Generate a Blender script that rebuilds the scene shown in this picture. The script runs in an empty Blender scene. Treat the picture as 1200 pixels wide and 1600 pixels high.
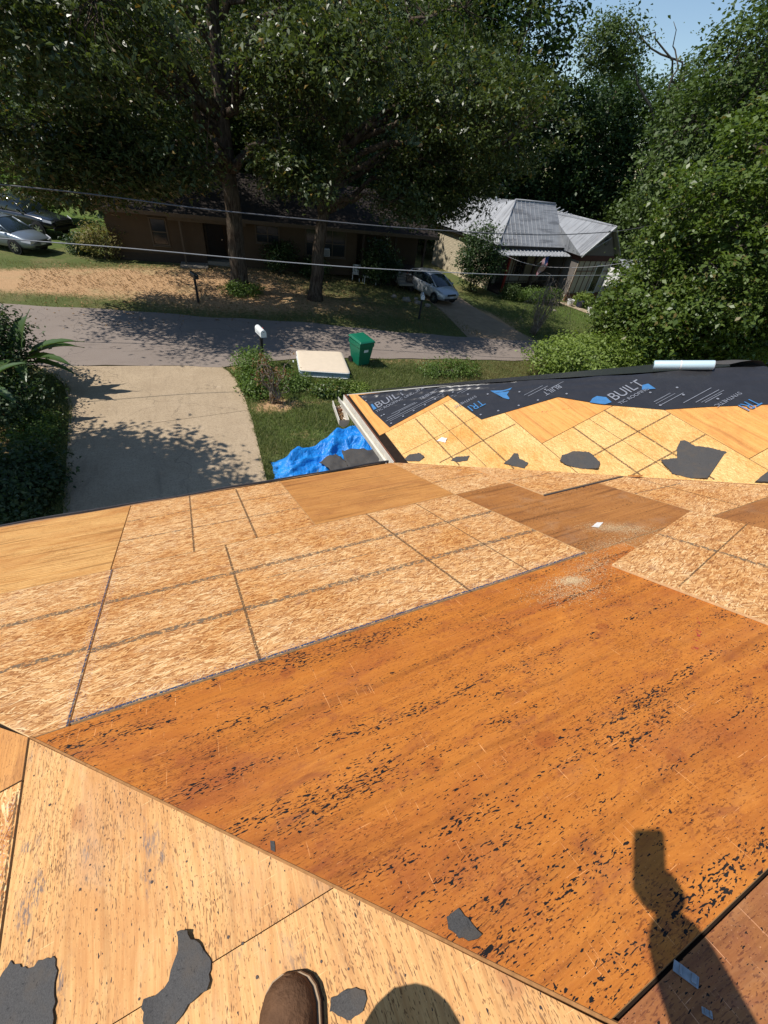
import bpy, bmesh, math
import numpy as np
from mathutils import Matrix, Vector
S = bpy.context.scene
C = S.collection
R = math.radians
# ------------------------------------------------------------------ camera, sky, sun, exposure
CAM = Vector((0, 0, 7.0))
AX = Matrix(((0.90348567, -0.19963746, 0.37928686), (-0.41167092, -0.65054982, 0.63820999), (0.11933438, -0.73275495, -0.66994738)))
cd = bpy.data.cameras.new('camera'); cam = bpy.data.objects.new('camera', cd); C.objects.link(cam)
cd.sensor_fit = 'HORIZONTAL'; cd.sensor_width = 36; cd.lens = 19.2; cd.clip_start = .01; cd.clip_end = 3000
m3 = Matrix((AX.col[0], -AX.col[1], -AX.col[2])).transposed()
cam.matrix_basis = CAMM = Matrix.Translation(CAM) @ m3.to_4x4()
S.camera = cam
TO_SUN = Vector((-0.5607, 0.0921, 0.8229)).normalized()
w = bpy.data.worlds.new('World'); S.world = w; w.use_nodes = True
wn = w.node_tree; bg = wn.nodes['Background']
sky = wn.nodes.new('ShaderNodeTexSky'); sky.sky_type = 'NISHITA'; sky.sun_disc = False
sky.sun_elevation = math.asin(TO_SUN.z); sky.sun_rotation = math.atan2(TO_SUN.x, TO_SUN.y)
sky.air_density = 1.15; sky.dust_density = .1; sky.ozone_density = 3.0
wn.links.new(sky.outputs[0], bg.inputs[0]); bg.inputs[1].default_value = 0.115
sd = bpy.data.lights.new('sun', 'SUN'); sd.energy = 4.6; sd.angle = R(.5); sd.color = (1, .95, .87)
so = bpy.data.objects.new('sun', sd); C.objects.link(so)
so.rotation_euler = TO_SUN.to_track_quat('Z', 'Y').to_euler(); so.location = (-20, 3, 40)
S.view_settings.view_transform = 'Standard'; S.view_settings.look = 'None'; S.view_settings.gamma = 1
S.view_settings.exposure = 0.12
S.view_settings.use_curve_mapping = False
S.render.engine = 'CYCLES'

# ------------------------------------------------------------------ helpers
rng = np.random.default_rng(7)
def gz(x):
    return -0.03 * (math.sqrt((x - 6) ** 2 + 4) + (x - 6))
def tag(o, label=None, cat=None, group=None, kind=None):
    if label: o['label'] = label
    if cat: o['category'] = cat
    if group: o['group'] = group
    if kind: o['kind'] = kind
    return o
def empty(name, loc=(0, 0, 0), rz=0.0):
    o = bpy.data.objects.new(name, None); C.objects.link(o); o.location = loc; o.rotation_euler = (0, 0, rz)
    o.empty_display_size = .2
    return o
def link_mesh(name, me, mats, parent=None):
    o = bpy.data.objects.new(name, me); C.objects.link(o)
    for m in (mats if isinstance(mats, (list, tuple)) else [mats]): me.materials.append(m)
    if parent: o.parent = parent
    return o
def mesh(name, v, f, mat, parent=None, smooth=False):
    me = bpy.data.meshes.new(name); me.from_pydata([tuple(p) for p in v], [], f); me.update()
    if smooth: me.polygons.foreach_set('use_smooth', [True] * len(me.polygons))
    return link_mesh(name, me, mat, parent)
def quads_np(name, V, k, mat, parent=None):
    """V: (n*k,3) floats, n faces of k corners each"""
    n = len(V) // k
    me = bpy.data.meshes.new(name); me.vertices.add(n * k); me.vertices.foreach_set('co', np.ascontiguousarray(V, dtype=np.float32).ravel())
    me.loops.add(n * k); me.loops.foreach_set('vertex_index', np.arange(n * k, dtype=np.int32))
    me.polygons.add(n); me.polygons.foreach_set('loop_start', np.arange(0, n * k, k, dtype=np.int32))
    me.update(calc_edges=True); me.validate()
    return link_mesh(name, me, mat, parent)
class MB:
    def __init__(s): s.v = []; s.f = []
    def add(s, v, f):
        b = len(s.v); s.v += [tuple(p) for p in v]; s.f += [tuple(i + b for i in q) for q in f]; return s
    def box(s, c, d, rot=None):
        x, y, z = d[0] / 2, d[1] / 2, d[2] / 2
        p = [Vector((a, b, e)) for a in (-x, x) for b in (-y, y) for e in (-z, z)]
        if rot: p = [rot @ q for q in p]
        p = [q + Vector(c) for q in p]
        return s.add(p, [(0, 1, 3, 2), (4, 6, 7, 5), (0, 4, 5, 1), (2, 3, 7, 6), (0, 2, 6, 4), (1, 5, 7, 3)])
    def span(s, a, b): return s.box([(i + j) / 2 for i, j in zip(a, b)], [abs(j - i) for i, j in zip(a, b)])
    def tube(s, pts, rad, n=6, caps=True):
        pts = [Vector(p) for p in pts]
        if not isinstance(rad, (list, tuple, np.ndarray)): rad = [rad] * len(pts)
        v = []; a = None
        for i, p in enumerate(pts):
            d = (pts[min(i + 1, len(pts) - 1)] - pts[max(i - 1, 0)])
            d = d.normalized() if d.length > 1e-9 else Vector((0, 0, 1))
            if a is None:
                a = d.orthogonal().normalized()
            else:
                a = a - d * a.dot(d); a = a.normalized() if a.length > 1e-6 else d.orthogonal().normalized()
            b = d.cross(a)
            v += [p + (a * math.cos(t) + b * math.sin(t)) * float(rad[i]) for t in (2 * math.pi * k / n for k in range(n))]
        f = [(i * n + k, i * n + (k + 1) % n, (i + 1) * n + (k + 1) % n, (i + 1) * n + k) for i in range(len(pts) - 1) for k in range(n)]
        if caps: f += [tuple(range(n - 1, -1, -1)), tuple((len(pts) - 1) * n + k for k in range(n))]
        return s.add(v, f)
    def prism(s, poly, z0, z1):
        n = len(poly)
        v = [(p[0], p[1], z0) for p in poly] + [(p[0], p[1], z1) for p in poly]
        return s.add(v, [tuple(range(n - 1, -1, -1)), tuple(range(n, 2 * n))] + [(i, (i + 1) % n, n + (i + 1) % n, n + i) for i in range(n)])
    def loft(s, rings, closed=True, caps=True):
        n = len(rings[0]); v = [p for r in rings for p in r]
        m = n if closed else n - 1
        f = [(i * n + k, i * n + (k + 1) % n, (i + 1) * n + (k + 1) % n, (i + 1) * n + k) for i in range(len(rings) - 1) for k in range(m)]
        if caps: f += [tuple(range(n - 1, -1, -1)), tuple((len(rings) - 1) * n + k for k in range(n))]
        return s.add(v, f)
    def build(s, name, mat, parent=None, smooth=False, bevel=0, subsurf=0):
        o = mesh(name, s.v, s.f, mat, parent, smooth)
        bm = bmesh.new(); bm.from_mesh(o.data); bmesh.ops.recalc_face_normals(bm, faces=bm.faces); bm.to_mesh(o.data); bm.free()
        if bevel:
            b = o.modifiers.new('bevel', 'BEVEL'); b.width = bevel; b.segments = 2; b.limit_method = 'ANGLE'
        if subsurf:
            b = o.modifiers.new('sub', 'SUBSURF'); b.levels = subsurf; b.render_levels = subsurf
        return o
def copy_tree(o, parent=None):
    c = o.copy(); C.objects.link(c); c.parent = parent
    for ch in list(o.children): copy_tree(ch, c)
    return c

# ------------------------------------------------------------------ materials
class NT:
    def __init__(s, name, rough=.6, spec=.3):
        s.m = bpy.data.materials.new(name); s.m.use_nodes = True; s.t = s.m.node_tree
        s.b = s.t.nodes['Principled BSDF']; s.b.inputs['Roughness'].default_value = rough; s.b.inputs['Specular IOR Level'].default_value = spec
    def n(s, typ, ins=None, **kw):
        o = s.t.nodes.new('ShaderNode' + typ)
        for k, v in kw.items(): setattr(o, k, v)
        for k, v in (ins or {}).items(): s.put(o.inputs[k], v)
        return o
    def put(s, sock, v):
        if hasattr(v, 'is_linked') or isinstance(v, bpy.types.NodeSocket): s.t.links.new(v, sock)
        else: sock.default_value = v
    def math(s, op, a, b=0.0, clamp=False):
        o = s.n('Math', operation=op, use_clamp=clamp); s.put(o.inputs[0], a); s.put(o.inputs[1], b); return o.outputs[0]
    def mix(s, fac, a, b, mode='MIX'):
        o = s.n('Mix', data_type='RGBA', blend_type=mode); s.put(o.inputs[0], fac)
        for k, v in ((6, a), (7, b)): s.put(o.inputs[k], v if not isinstance(v, tuple) else (*v[:3], 1))
        return o.outputs[2]
    def fmix(s, fac, a, b):
        o = s.n('Mix', data_type='FLOAT'); s.put(o.inputs[0], fac); s.put(o.inputs[2], a); s.put(o.inputs[3], b); return o.outputs[0]
    def vmul(s, v, k):
        o = s.n('VectorMath', operation='MULTIPLY'); s.put(o.inputs[0], v); s.put(o.inputs[1], k); return o.outputs[0]
    def vadd(s, v, k):
        o = s.n('VectorMath', operation='ADD'); s.put(o.inputs[0], v); s.put(o.inputs[1], k); return o.outputs[0]
    def noise(s, v, scale=1.0, detail=3, rough=.55, dist=0.0, dim='3D'):
        o = s.n('TexNoise', noise_dimensions=dim); s.put(o.inputs['Vector'], v); s.put(o.inputs['Scale'], scale); s.put(o.inputs['Detail'], detail); s.put(o.inputs['Roughness'], rough); s.put(o.inputs['Distortion'], dist)
        return o.outputs[0]
    def ramp(s, v, stops, interp='LINEAR'):
        o = s.n('ValToRGB'); cr = o.color_ramp; cr.interpolation = interp
        while len(cr.elements) < len(stops): cr.elements.new(.5)
        for e, (p, c) in zip(cr.elements, stops): e.position = p; e.color = (*c, 1) if isinstance(c, tuple) else (c, c, c, 1)
        s.put(o.inputs[0], v); return o.outputs[0]
    def smooth(s, v, a, b):
        o = s.n('MapRange', interpolation_type='SMOOTHSTEP'); s.put(o.inputs[0], v); o.inputs[1].default_value = a; o.inputs[2].default_value = b; return o.outputs[0]
    def coord(s, which='Object'): return s.n('TexCoord').outputs[which]
    def local(s):
        r = s.n('ObjectInfo').outputs['Random']
        c = s.n('CombineXYZ'); s.put(c.inputs[0], s.math('MULTIPLY', r, 53.0)); s.put(c.inputs[1], s.math('MULTIPLY', r, 31.0))
        return s.vadd(s.coord(), c.outputs[0])
    def col(s, c): s.put(s.b.inputs['Base Color'], c if not isinstance(c, tuple) else (*c[:3], 1)); return s
    def bump(s, h, strength=.3, dist=.01):
        o = s.n('Bump'); o.inputs['Strength'].default_value = strength; o.inputs['Distance'].default_value = dist; s.put(o.inputs['Height'], h)
        s.t.links.new(o.outputs[0], s.b.inputs['Normal']); return s
M = {}
def plain(key, c, rough=.6, spec=.3, var=.12, scale=6.0, metal=0.0, bump=0.0):
    t = NT(key, rough, spec); p = t.coord()
    n = t.noise(p, scale, 4, .6)
    k = t.fmix(n, 1 - var * 1.6, 1 + var * 1.6)
    o = t.n('VectorMath', operation='SCALE'); t.put(o.inputs[0], tuple(c)); t.put(o.inputs['Scale'], k)
    t.col(o.outputs[0]); t.b.inputs['Metallic'].default_value = metal
    if bump: t.bump(n, bump, .02)
    M[key] = t.m; return t.m

def osb_mat(key, tint=(1, 1, 1), wear=.25, con=1.05, off=.03, sc=.66):
    t = NT(key, .78, .15); p = t.local()
    acc = t.noise(t.vmul(p, (14, 60, 1)), 1, 2); edge = None
    for i, (a, ln, wd) in enumerate(((18, .15, .024), (-36, .16, .022), (62, .10, .014), (-48, .085, .014), (30, .11, .018), (75, .07, .012), (-12, .13, .015), (48, .09, .011), (-70, .07, .010), (-26, .10, .012), (8, .12, .011), (36, .08, .010), (-55, .065, .009), (-6, .11, .010), (22, .07, .007), (-18, .06, .007))):
        r = t.n('VectorRotate', rotation_type='Z_AXIS'); t.put(r.inputs['Vector'], p); r.inputs['Angle'].default_value = R(a)
        q = t.vadd(t.vmul(r.outputs[0], (1 / ln / sc, 1 / wd / sc, 0)), (i * 7.31, i * 3.17, 0))
        vo = t.n('TexVoronoi', voronoi_dimensions='2D'); t.put(vo.inputs['Vector'], q); vo.inputs['Scale'].default_value = 1
        sp = t.n('SeparateColor'); t.put(sp.inputs[0], vo.outputs['Color'])
        cov = t.math('GREATER_THAN', sp.outputs[1], .50 if i < 5 else .70)
        rim = t.math('LESS_THAN', vo.outputs['Distance'], .62)
        cov = t.math('MULTIPLY', cov, rim)
        sh = t.math('SUBTRACT', sp.outputs[0], t.math('MULTIPLY', t.smooth(vo.outputs['Distance'], .42, .62), .28))
        acc = t.fmix(cov, acc, sh)
    fine = t.noise(t.vmul(p, (60, 420, 1)), 1, 2)
    acc2 = t.math('ADD', acc, t.math('MULTIPLY', t.math('SUBTRACT', fine, .5), .35))
    acc2 = t.math('ADD', t.math('MULTIPLY', t.math('SUBTRACT', acc2, .5), con), .5 + off)
    c = t.ramp(acc2, [(0, (.27, .105, .035)), (.2, (.48, .22, .080)), (.5, (.66, .345, .135)), (.8, (.78, .47, .205)), (1, (.87, .62, .33))])
    big = t.noise(p, 2.2, 4, .6)
    c = t.mix(t.smooth(big, .35, .75), c, t.mix(1.0, c, (.86, .70, .50), 'MULTIPLY'))
    dust = t.noise(p, 9, 5, .7)
    c = t.mix(t.math('MULTIPLY', t.smooth(dust, .52, .8), wear), c, (.70, .58, .42))
    c = t.mix(1.0, c, tint, 'MULTIPLY')
    t.col(c).bump(acc2, .35, .003); M[key] = t.m
osb_mat('osb'); osb_mat('osb_fresh', (1.06, 1.20, 1.12), .1, .6, .08, .5)

def ply_mat(key, lo, hi, stain, speck=1.0, speckcol=(.012, .010, .010), streak=.5, gloss=.62, scratch=.5, ring=0.0, wash=.0, pits=0.0, grain=1.0, residue=0.0, knots=0.0, mott=.35):
    t = NT(key, gloss, .25); p = t.local()
    warp = t.noise(t.vmul(p, (1.2, 4, 1)), 1, 2)
    o = t.n('CombineXYZ'); t.put(o.inputs[1], t.math('MULTIPLY', warp, .10)); q = t.vadd(p, o.outputs[0])
    g1 = t.noise(t.vmul(q, (1.5, 34, 1)), 1, 5, .65); g2 = t.noise(t.vmul(q, (5, 240, 1)), 1, 3, .6)
    g = t.math('ADD', t.math('MULTIPLY', g1, .62), t.math('MULTIPLY', g2, .38))
    c = t.mix(t.fmix(grain, .5, t.smooth(g, .32, .68)), lo, hi)
    big = t.noise(t.vmul(p, (1.3, 3.2, 1)), 1, 5, .62, .6)
    c = t.mix(t.math('MULTIPLY', t.smooth(big, .45, .72), .75), c, stain)
    fb = t.noise(p, 5.5, 6, .7, .4)
    c = t.mix(t.math('MULTIPLY', t.smooth(fb, .5, .75), .35), c, t.mix(.5, c, hi))
    if mott:
        m1 = t.noise(t.vmul(p, (7, 13, 1)), 1, 6, .75, .5); m2 = t.noise(t.vadd(t.vmul(p, (3, 7, 1)), (5, 1, 4)), 1, 6, .75, .4); m3 = t.noise(t.vmul(q, (26, 120, 1)), 1, 4, .75)
        c = t.mix(t.math('MULTIPLY', t.smooth(m1, .50, .70), mott), c, tuple(x * y for x, y in zip(stain, (.80, .85, 1.2))))
        c = t.mix(t.math('MULTIPLY', t.smooth(m2, .52, .72), mott * .8), c, tuple(min(.85, x * 1.18) for x in hi))
        c = t.mix(t.math('MULTIPLY', t.smooth(m3, .50, .78), mott * .7), c, tuple(x * .45 for x in lo))
    if streak:
        st = t.noise(t.vmul(q, (.7, 20, 1)), 1, 3, .6)
        c = t.mix(t.math('MULTIPLY', t.smooth(st, .52, .70), streak), c, tuple(.32 * x for x in stain))
    if ring:
        kn = t.n('TexWave', wave_type='RINGS', rings_direction='Z'); t.put(kn.inputs['Vector'], t.vmul(q, (1.1, 5, 1))); kn.inputs['Scale'].default_value = 3.0; kn.inputs['Distortion'].default_value = 7; kn.inputs['Detail'].default_value = 3
        c = t.mix(t.math('MULTIPLY', t.smooth(kn.outputs[1], .55, .95), ring), c, stain)
    if scratch:
        for k, (a, b, th) in enumerate(((260, 7, .735), (9, 330, .75))):
            sc = t.noise(t.vadd(t.vmul(p, (a, b, 1)), (k * 9.1, 0, 3)), 1, 1, .5, .3)
            c = t.mix(t.math('MULTIPLY', t.smooth(sc, th, th + .03), scratch), c, tuple(min(.9, x * 1.5 + .10) for x in hi))
        gr = t.noise(p, 230, 2, .6)
        c = t.mix(t.math('MULTIPLY', t.smooth(gr, .64, .74), scratch * .7), c, tuple(min(.9, x * 1.4 + .12) for x in hi))
    if knots:
        kv = t.n('TexVoronoi', voronoi_dimensions='2D'); t.put(kv.inputs['Vector'], t.vadd(t.vmul(p, (3.2, 4.6, 0)), t.n('VectorMath', operation='SCALE', ins={0: t.n('TexNoise', ins={'Vector': p, 'Scale': 14.0}).outputs[1], 'Scale': .12}).outputs[0])); kv.inputs['Scale'].default_value = 1
        ks = t.n('SeparateColor'); t.put(ks.inputs[0], kv.outputs['Color']); kk = t.math('MULTIPLY', t.smooth(kv.outputs['Distance'], .13, .085), t.math('GREATER_THAN', ks.outputs[0], .87))
        c = t.mix(t.math('MULTIPLY', kk, knots), c, (.26, .055, .014))
    if pits:
        pm = t.noise(p, 4.5, 4, .65); p1 = t.noise(t.vmul(q, (34, 210, 1)), 1, 2, .6, .2); p2 = t.noise(t.vadd(t.vmul(q, (90, 260, 1)), (3, 7, 1)), 1, 1, .5)
        pk = t.math('MAXIMUM', t.smooth(t.math('ADD', p1, t.math('MULTIPLY', t.math('SUBTRACT', pm, .5), .35)), .60, .68), t.smooth(t.math('ADD', p2, t.math('MULTIPLY', t.math('SUBTRACT', pm, .5), .45)), .63, .70))
        c = t.mix(t.math('MULTIPLY', pk, pits), c, tuple(.38 * x for x in stain))
    if residue:
        r1 = t.noise(t.vmul(p, (6, 9, 1)), 1, 3, .6); r2 = t.noise(t.vmul(p, (45, 150, 1)), 1, 3, .7, .4)
        rk = t.math('MULTIPLY', t.smooth(r1, .555, .68), t.smooth(r2, .44, .58)); c = t.mix(t.math('MULTIPLY', rk, residue), c, (.13, .105, .10))
    if speck:
        band = t.noise(t.vmul(q, (1.1, 17, 1)), 1, 3, .6); clump = t.noise(p, 3.6, 3, .6)
        th = t.math('SUBTRACT', .735, t.math('MULTIPLY', t.math('ADD', t.math('MULTIPLY', t.smooth(band, .42, .66), 1.5), t.smooth(clump, .35, .7)), .080 * speck))
        s1 = t.noise(t.vmul(p, (62, 185, 1)), 1, 1.5, .5, .3)
        s2 = t.noise(t.vadd(t.vmul(p, (38, 105, 1)), (4, 9, 2)), 1, 2, .6, .5)
        d = t.math('MAXIMUM', t.math('SUBTRACT', s1, th), t.math('SUBTRACT', s2, t.math('ADD', th, .022)))
        mk = t.smooth(d, 0.0, .012)
        c = t.mix(mk, c, speckcol)
        t.put(t.b.inputs['Roughness'], t.fmix(mk, gloss, .9))
    if wash:
        ws = t.noise(t.vmul(p, (3, 5, 1)), 1, 6, .75, .8)
        c = t.mix(t.math('MULTIPLY', t.smooth(ws, .48, .72), wash), c, (.66, .50, .33))
    t.col(c).bump(g, .3, .0022); M[key] = t.m
ply_mat('ply_brown', (.43, .125, .017), (.60, .212, .034), (.35, .088, .022), 1.0, scratch=.75, pits=.65, grain=.7, streak=.3, wash=.03, knots=.45, mott=.65)
ply_mat('ply_purple', (.29, .10, .03), (.43, .18, .06), (.22, .055, .04), .6, scratch=.8, wash=.12, pits=.6, grain=.6)
ply_mat('ply_weather', (.32, .118, .026), (.47, .20, .056), (.24, .085, .026), .75, streak=.5, scratch=.5, wash=.14, pits=.6, grain=.7)
ply_mat('ply_mid', (.43, .175, .042), (.62, .29, .085), (.36, .135, .040), .0, streak=.6, scratch=.2, pits=.5)
ply_mat('ply_pale', (.64, .325, .095), (.80, .47, .175), (.46, .17, .040), .0, streak=.85, scratch=.2, ring=.6, pits=.6)
ply_mat('ply_light', (.52, .245, .074), (.74, .425, .165), (.46, .19, .055), .46, speckcol=(.035, .028, .03), streak=.25, scratch=.35, ring=.3, wash=.18, pits=.85, grain=.8, residue=.85, knots=.35)
ply_mat('ply_orange', (.66, .28, .065), (.78, .40, .12), (.52, .19, .05), .0, streak=.35, scratch=.2, pits=.35)
# wood edge, dark gaps
plain('edge_wood', (.62, .40, .20), .8, .1, .2, 40)
plain('edge_dark', (.022, .014, .010), .85, .1, .3, 20)
def mark_mat(key, c, cover=.5, sc=120):
    t = NT(key, .9, .05); t.col(c); p = t.coord()
    n = t.noise(p, sc, 4, .75); f = t.smooth(n, .62 - cover * .4, .72 - cover * .25)
    tr = t.n('BsdfTransparent'); mx = t.n('MixShader'); t.put(mx.inputs[0], f); t.put(mx.inputs[1], tr.outputs[0]); t.put(mx.inputs[2], t.b.outputs[0])
    t.t.links.new(mx.outputs[0], t.t.nodes['Material Output'].inputs['Surface']); M[key] = t.m
mark_mat('mark_grey', (.20, .14, .09), .50, 45); mark_mat('mark_thin', (.16, .095, .05), .62, 90); mark_mat('chalk_blue', (.035, .07, .14), .6, 110); mark_mat('chalk_red', (.42, .07, .05), .25, 35)
mark_mat('chalk_pale', (.52, .60, .68), .12, 220)
# felt
def felt():
    t = NT('felt', .34, .5); p = t.coord()
    n = t.noise(t.vmul(p, (3, 3, 3)), 3, 5, .6); t.col(t.mix(n, (.018, .018, .020), (.034, .033, .036)))
    wv = t.noise(t.vmul(p, (1, 1, 1)), 260, 1, .5)
    cr = t.noise(p, 9, 4, .6, 1.2)
    t.bump(t.math('ADD', t.math('MULTIPLY', wv, .06), cr), .35, .012); M['felt'] = t.m
felt()
def shingle():
    t = NT('shingle_scrap', .9, .15); p = t.coord(); n = t.noise(p, 420, 2, .6); b = t.noise(p, 14, 4, .6)
    c = t.mix(n, (.026, .025, .025), (.125, .118, .112)); c = t.mix(t.math('MULTIPLY', t.smooth(b, .45, .75), .7), c, (.10, .082, .066)); c = t.mix(t.math('MULTIPLY', t.smooth(t.noise(p, 90, 4, .7), .58, .72), .6), c, (.016, .016, .017)); t.col(c).bump(n, .4, .002); M['scrap'] = t.m
shingle()
plain('print_white', (.22, .23, .26), .55, .3, .25, 40); plain('print_blue', (.05, .17, .36), .55, .3, .2, 30)
plain('gutter', (.62, .58, .50), .45, .4, .2, 9); plain('rust', (.20, .085, .05), .85, .2, .4, 25); plain('fascia', (.30, .17, .09), .8, .2, .35, 14)
plain('siding', (.46, .44, .40), .7, .2, .1, 4)
def ground_mat():
    t = NT('ground', .95, .1); p = t.coord('Object')
    at = t.n('Attribute', attribute_name='dirt').outputs['Fac']; lt = t.n('Attribute', attribute_name='lush').outputs['Fac']
    n1 = t.noise(p, .55, 6, .68); n2 = t.noise(p, 5, 6, .75); n3 = t.noise(p, 45, 3, .7)
    gr = t.mix(n2, (.060, .085, .024), (.15, .165, .060)); gr = t.mix(t.smooth(n1, .42, .7), gr, (.19, .165, .075))
    gr = t.mix(lt, gr, t.mix(n2, (.055, .11, .018), (.125, .20, .04)))
    di = t.mix(n2, (.42, .25, .13), (.62, .40, .22)); di = t.mix(t.math('MULTIPLY', t.smooth(n3, .45, .75), .7), di, (.24, .15, .08)); di = t.mix(t.math('MULTIPLY', t.smooth(n1, .5, .7), .5), di, (.34, .30, .15))
    f = t.smooth(t.math('ADD', at, t.math('MULTIPLY', t.math('SUBTRACT', n2, .5), .9)), .30, .66)
    c = t.mix(f, gr, di); c = t.mix(t.math('MULTIPLY', t.smooth(n3, .5, .8), .45), c, (.085, .062, .035))
    t.col(c).bump(t.math('ADD', n3, n2), .6, .05); M['ground'] = t.m
ground_mat()
def asphalt():
    t = NT('asphalt', .9, .15); p = t.coord('Object'); n1 = t.noise(p, .5, 5, .65); n2 = t.noise(p, 90, 2, .7); n3 = t.noise(t.vmul(p, (.5, 4, 1)), 1, 4, .6)
    c = t.mix(n1, (.19, .150, .125), (.285, .235, .20)); c = t.mix(t.math('MULTIPLY', t.smooth(n2, .45, .8), .6), c, (.40, .35, .31)); c = t.mix(t.math('MULTIPLY', t.smooth(n3, .55, .75), .35), c, (.12, .10, .088))
    cr = t.n('TexVoronoi', feature='DISTANCE_TO_EDGE'); t.put(cr.inputs['Vector'], t.vadd(p, t.n('VectorMath', operation='SCALE', ins={0: t.n('TexNoise', ins={'Vector': p, 'Scale': 1.5}).outputs[1], 'Scale': .8}).outputs[0])); cr.inputs['Scale'].default_value = .32
    c = t.mix(t.math('MULTIPLY', t.math('LESS_THAN', cr.outputs[0], .003), .45), c, (.06, .05, .045))
    t.col(c).bump(n2, .5, .01); M['asphalt'] = t.m
asphalt()
def concrete():
    t = NT('concrete', .9, .15); p = t.coord('Object'); n1 = t.noise(p, .8, 6, .7); n2 = t.noise(p, 30, 4, .75); n3 = t.noise(t.vmul(p, (6, 1.0, 1)), 1, 5, .7)
    c = t.mix(n1, (.32, .235, .15), (.54, .42, .285)); c = t.mix(t.math('MULTIPLY', t.smooth(n3, .5, .8), .5), c, (.27, .20, .13)); c = t.mix(t.math('MULTIPLY', t.smooth(n2, .46, .66), .65), c, (.22, .165, .105)); c = t.mix(t.math('MULTIPLY', t.smooth(t.noise(t.vmul(p, (2.2, 12, 1)), 1, 5, .75), .55, .75), .55), c, (.62, .50, .36))
    wv = t.vadd(p, t.n('VectorMath', operation='SCALE', ins={0: t.n('TexNoise', ins={'Vector': p, 'Scale': 1.8, 'Detail': 5.0}).outputs[1], 'Scale': .9}).outputs[0]); ck = t.n('TexVoronoi', feature='DISTANCE_TO_EDGE'); t.put(ck.inputs['Vector'], wv); ck.inputs['Scale'].default_value = .22
    c = t.mix(t.math('MULTIPLY', t.math('LESS_THAN', ck.outputs[0], .0028), .35), c, (.09, .07, .05)); st = t.noise(t.vmul(p, (1.6, .35, 1)), 1, 5, .7, .6); c = t.mix(t.math('MULTIPLY', t.smooth(st, .54, .72), .45), c, (.20, .155, .11))
    t.col(c).bump(n2, .4, .01); M['concrete'] = t.m
concrete()
def leaf_mat(key, a, b, trans=.35, rough=.42, spec=.5, tip=None):
    t = NT(key, rough, spec)
    r = t.n('NewGeometry').outputs['Random Per Island']
    c = t.mix(r, a, b)
    if tip: c = t.mix(t.math('GREATER_THAN', r, .965), c, tip)
    p = t.coord(); n = t.noise(p, .45, 3, .6); c = t.mix(t.smooth(n, .35, .7), c, t.mix(.5, c, b))
    t.col(c)
    tb = t.n('BsdfTranslucent'); t.put(tb.inputs[0], t.mix(1.0, c, (1.25, 1.35, .55), 'MULTIPLY'))
    mx = t.n('MixShader'); mx.inputs[0].default_value = trans; t.put(mx.inputs[1], t.b.outputs[0]); t.put(mx.inputs[2], tb.outputs[0])
    t.t.links.new(mx.outputs[0], t.t.nodes['Material Output'].inputs['Surface']); M[key] = t.m
leaf_mat('oak_leaf', (.030, .048, .014), (.115, .145, .052), .30, .36, .5, (.24, .15, .05))
leaf_mat('forest_leaf', (.024, .050, .018), (.062, .105, .030), .25, .5, .35)
leaf_mat('forest_leaf_pale', (.045, .075, .020), (.10, .145, .040), .28, .5, .35)
leaf_mat('bright_leaf', (.048, .085, .015), (.14, .195, .040), .34, .42, .45, (.20, .14, .05))
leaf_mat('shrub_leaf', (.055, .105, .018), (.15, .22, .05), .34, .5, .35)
leaf_mat('lime_leaf', (.12, .18, .028), (.25, .32, .075), .35, .5, .35)
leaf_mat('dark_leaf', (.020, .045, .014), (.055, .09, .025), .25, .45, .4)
leaf_mat('banana_leaf', (.045, .10, .028), (.085, .15, .045), .35, .38, .5)
leaf_mat('grass_blade', (.085, .12, .035), (.24, .26, .10), .3, .6, .2, (.42, .34, .20))
leaf_mat('grass_dry', (.11, .12, .035), (.24, .20, .085), .3, .7, .2, (.30, .22, .12))
leaf_mat('litter', (.16, .085, .04), (.36, .22, .11), .1, .8, .15)
def bark(key, a, b):
    t = NT(key, .95, .1); p = t.coord(); n = t.noise(t.vmul(p, (14, 14, 2.2)), 1, 5, .7, .4); m = t.noise(p, 1.1, 4, .6)
    c = t.mix(t.smooth(n, .35, .7), a, b); c = t.mix(t.smooth(m, .45, .75), c, t.mix(.5, c, (.13, .12, .09))); t.col(c).bump(n, 1.0, .06); M[key] = t.m
bark('bark', (.040, .028, .020), (.155, .118, .090)); bark('bark_grey', (.07, .058, .046), (.22, .19, .155)); bark('stem', (.08, .085, .03), (.16, .15, .07)); bark('dead_twig', (.20, .15, .11), (.42, .35, .29))

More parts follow.
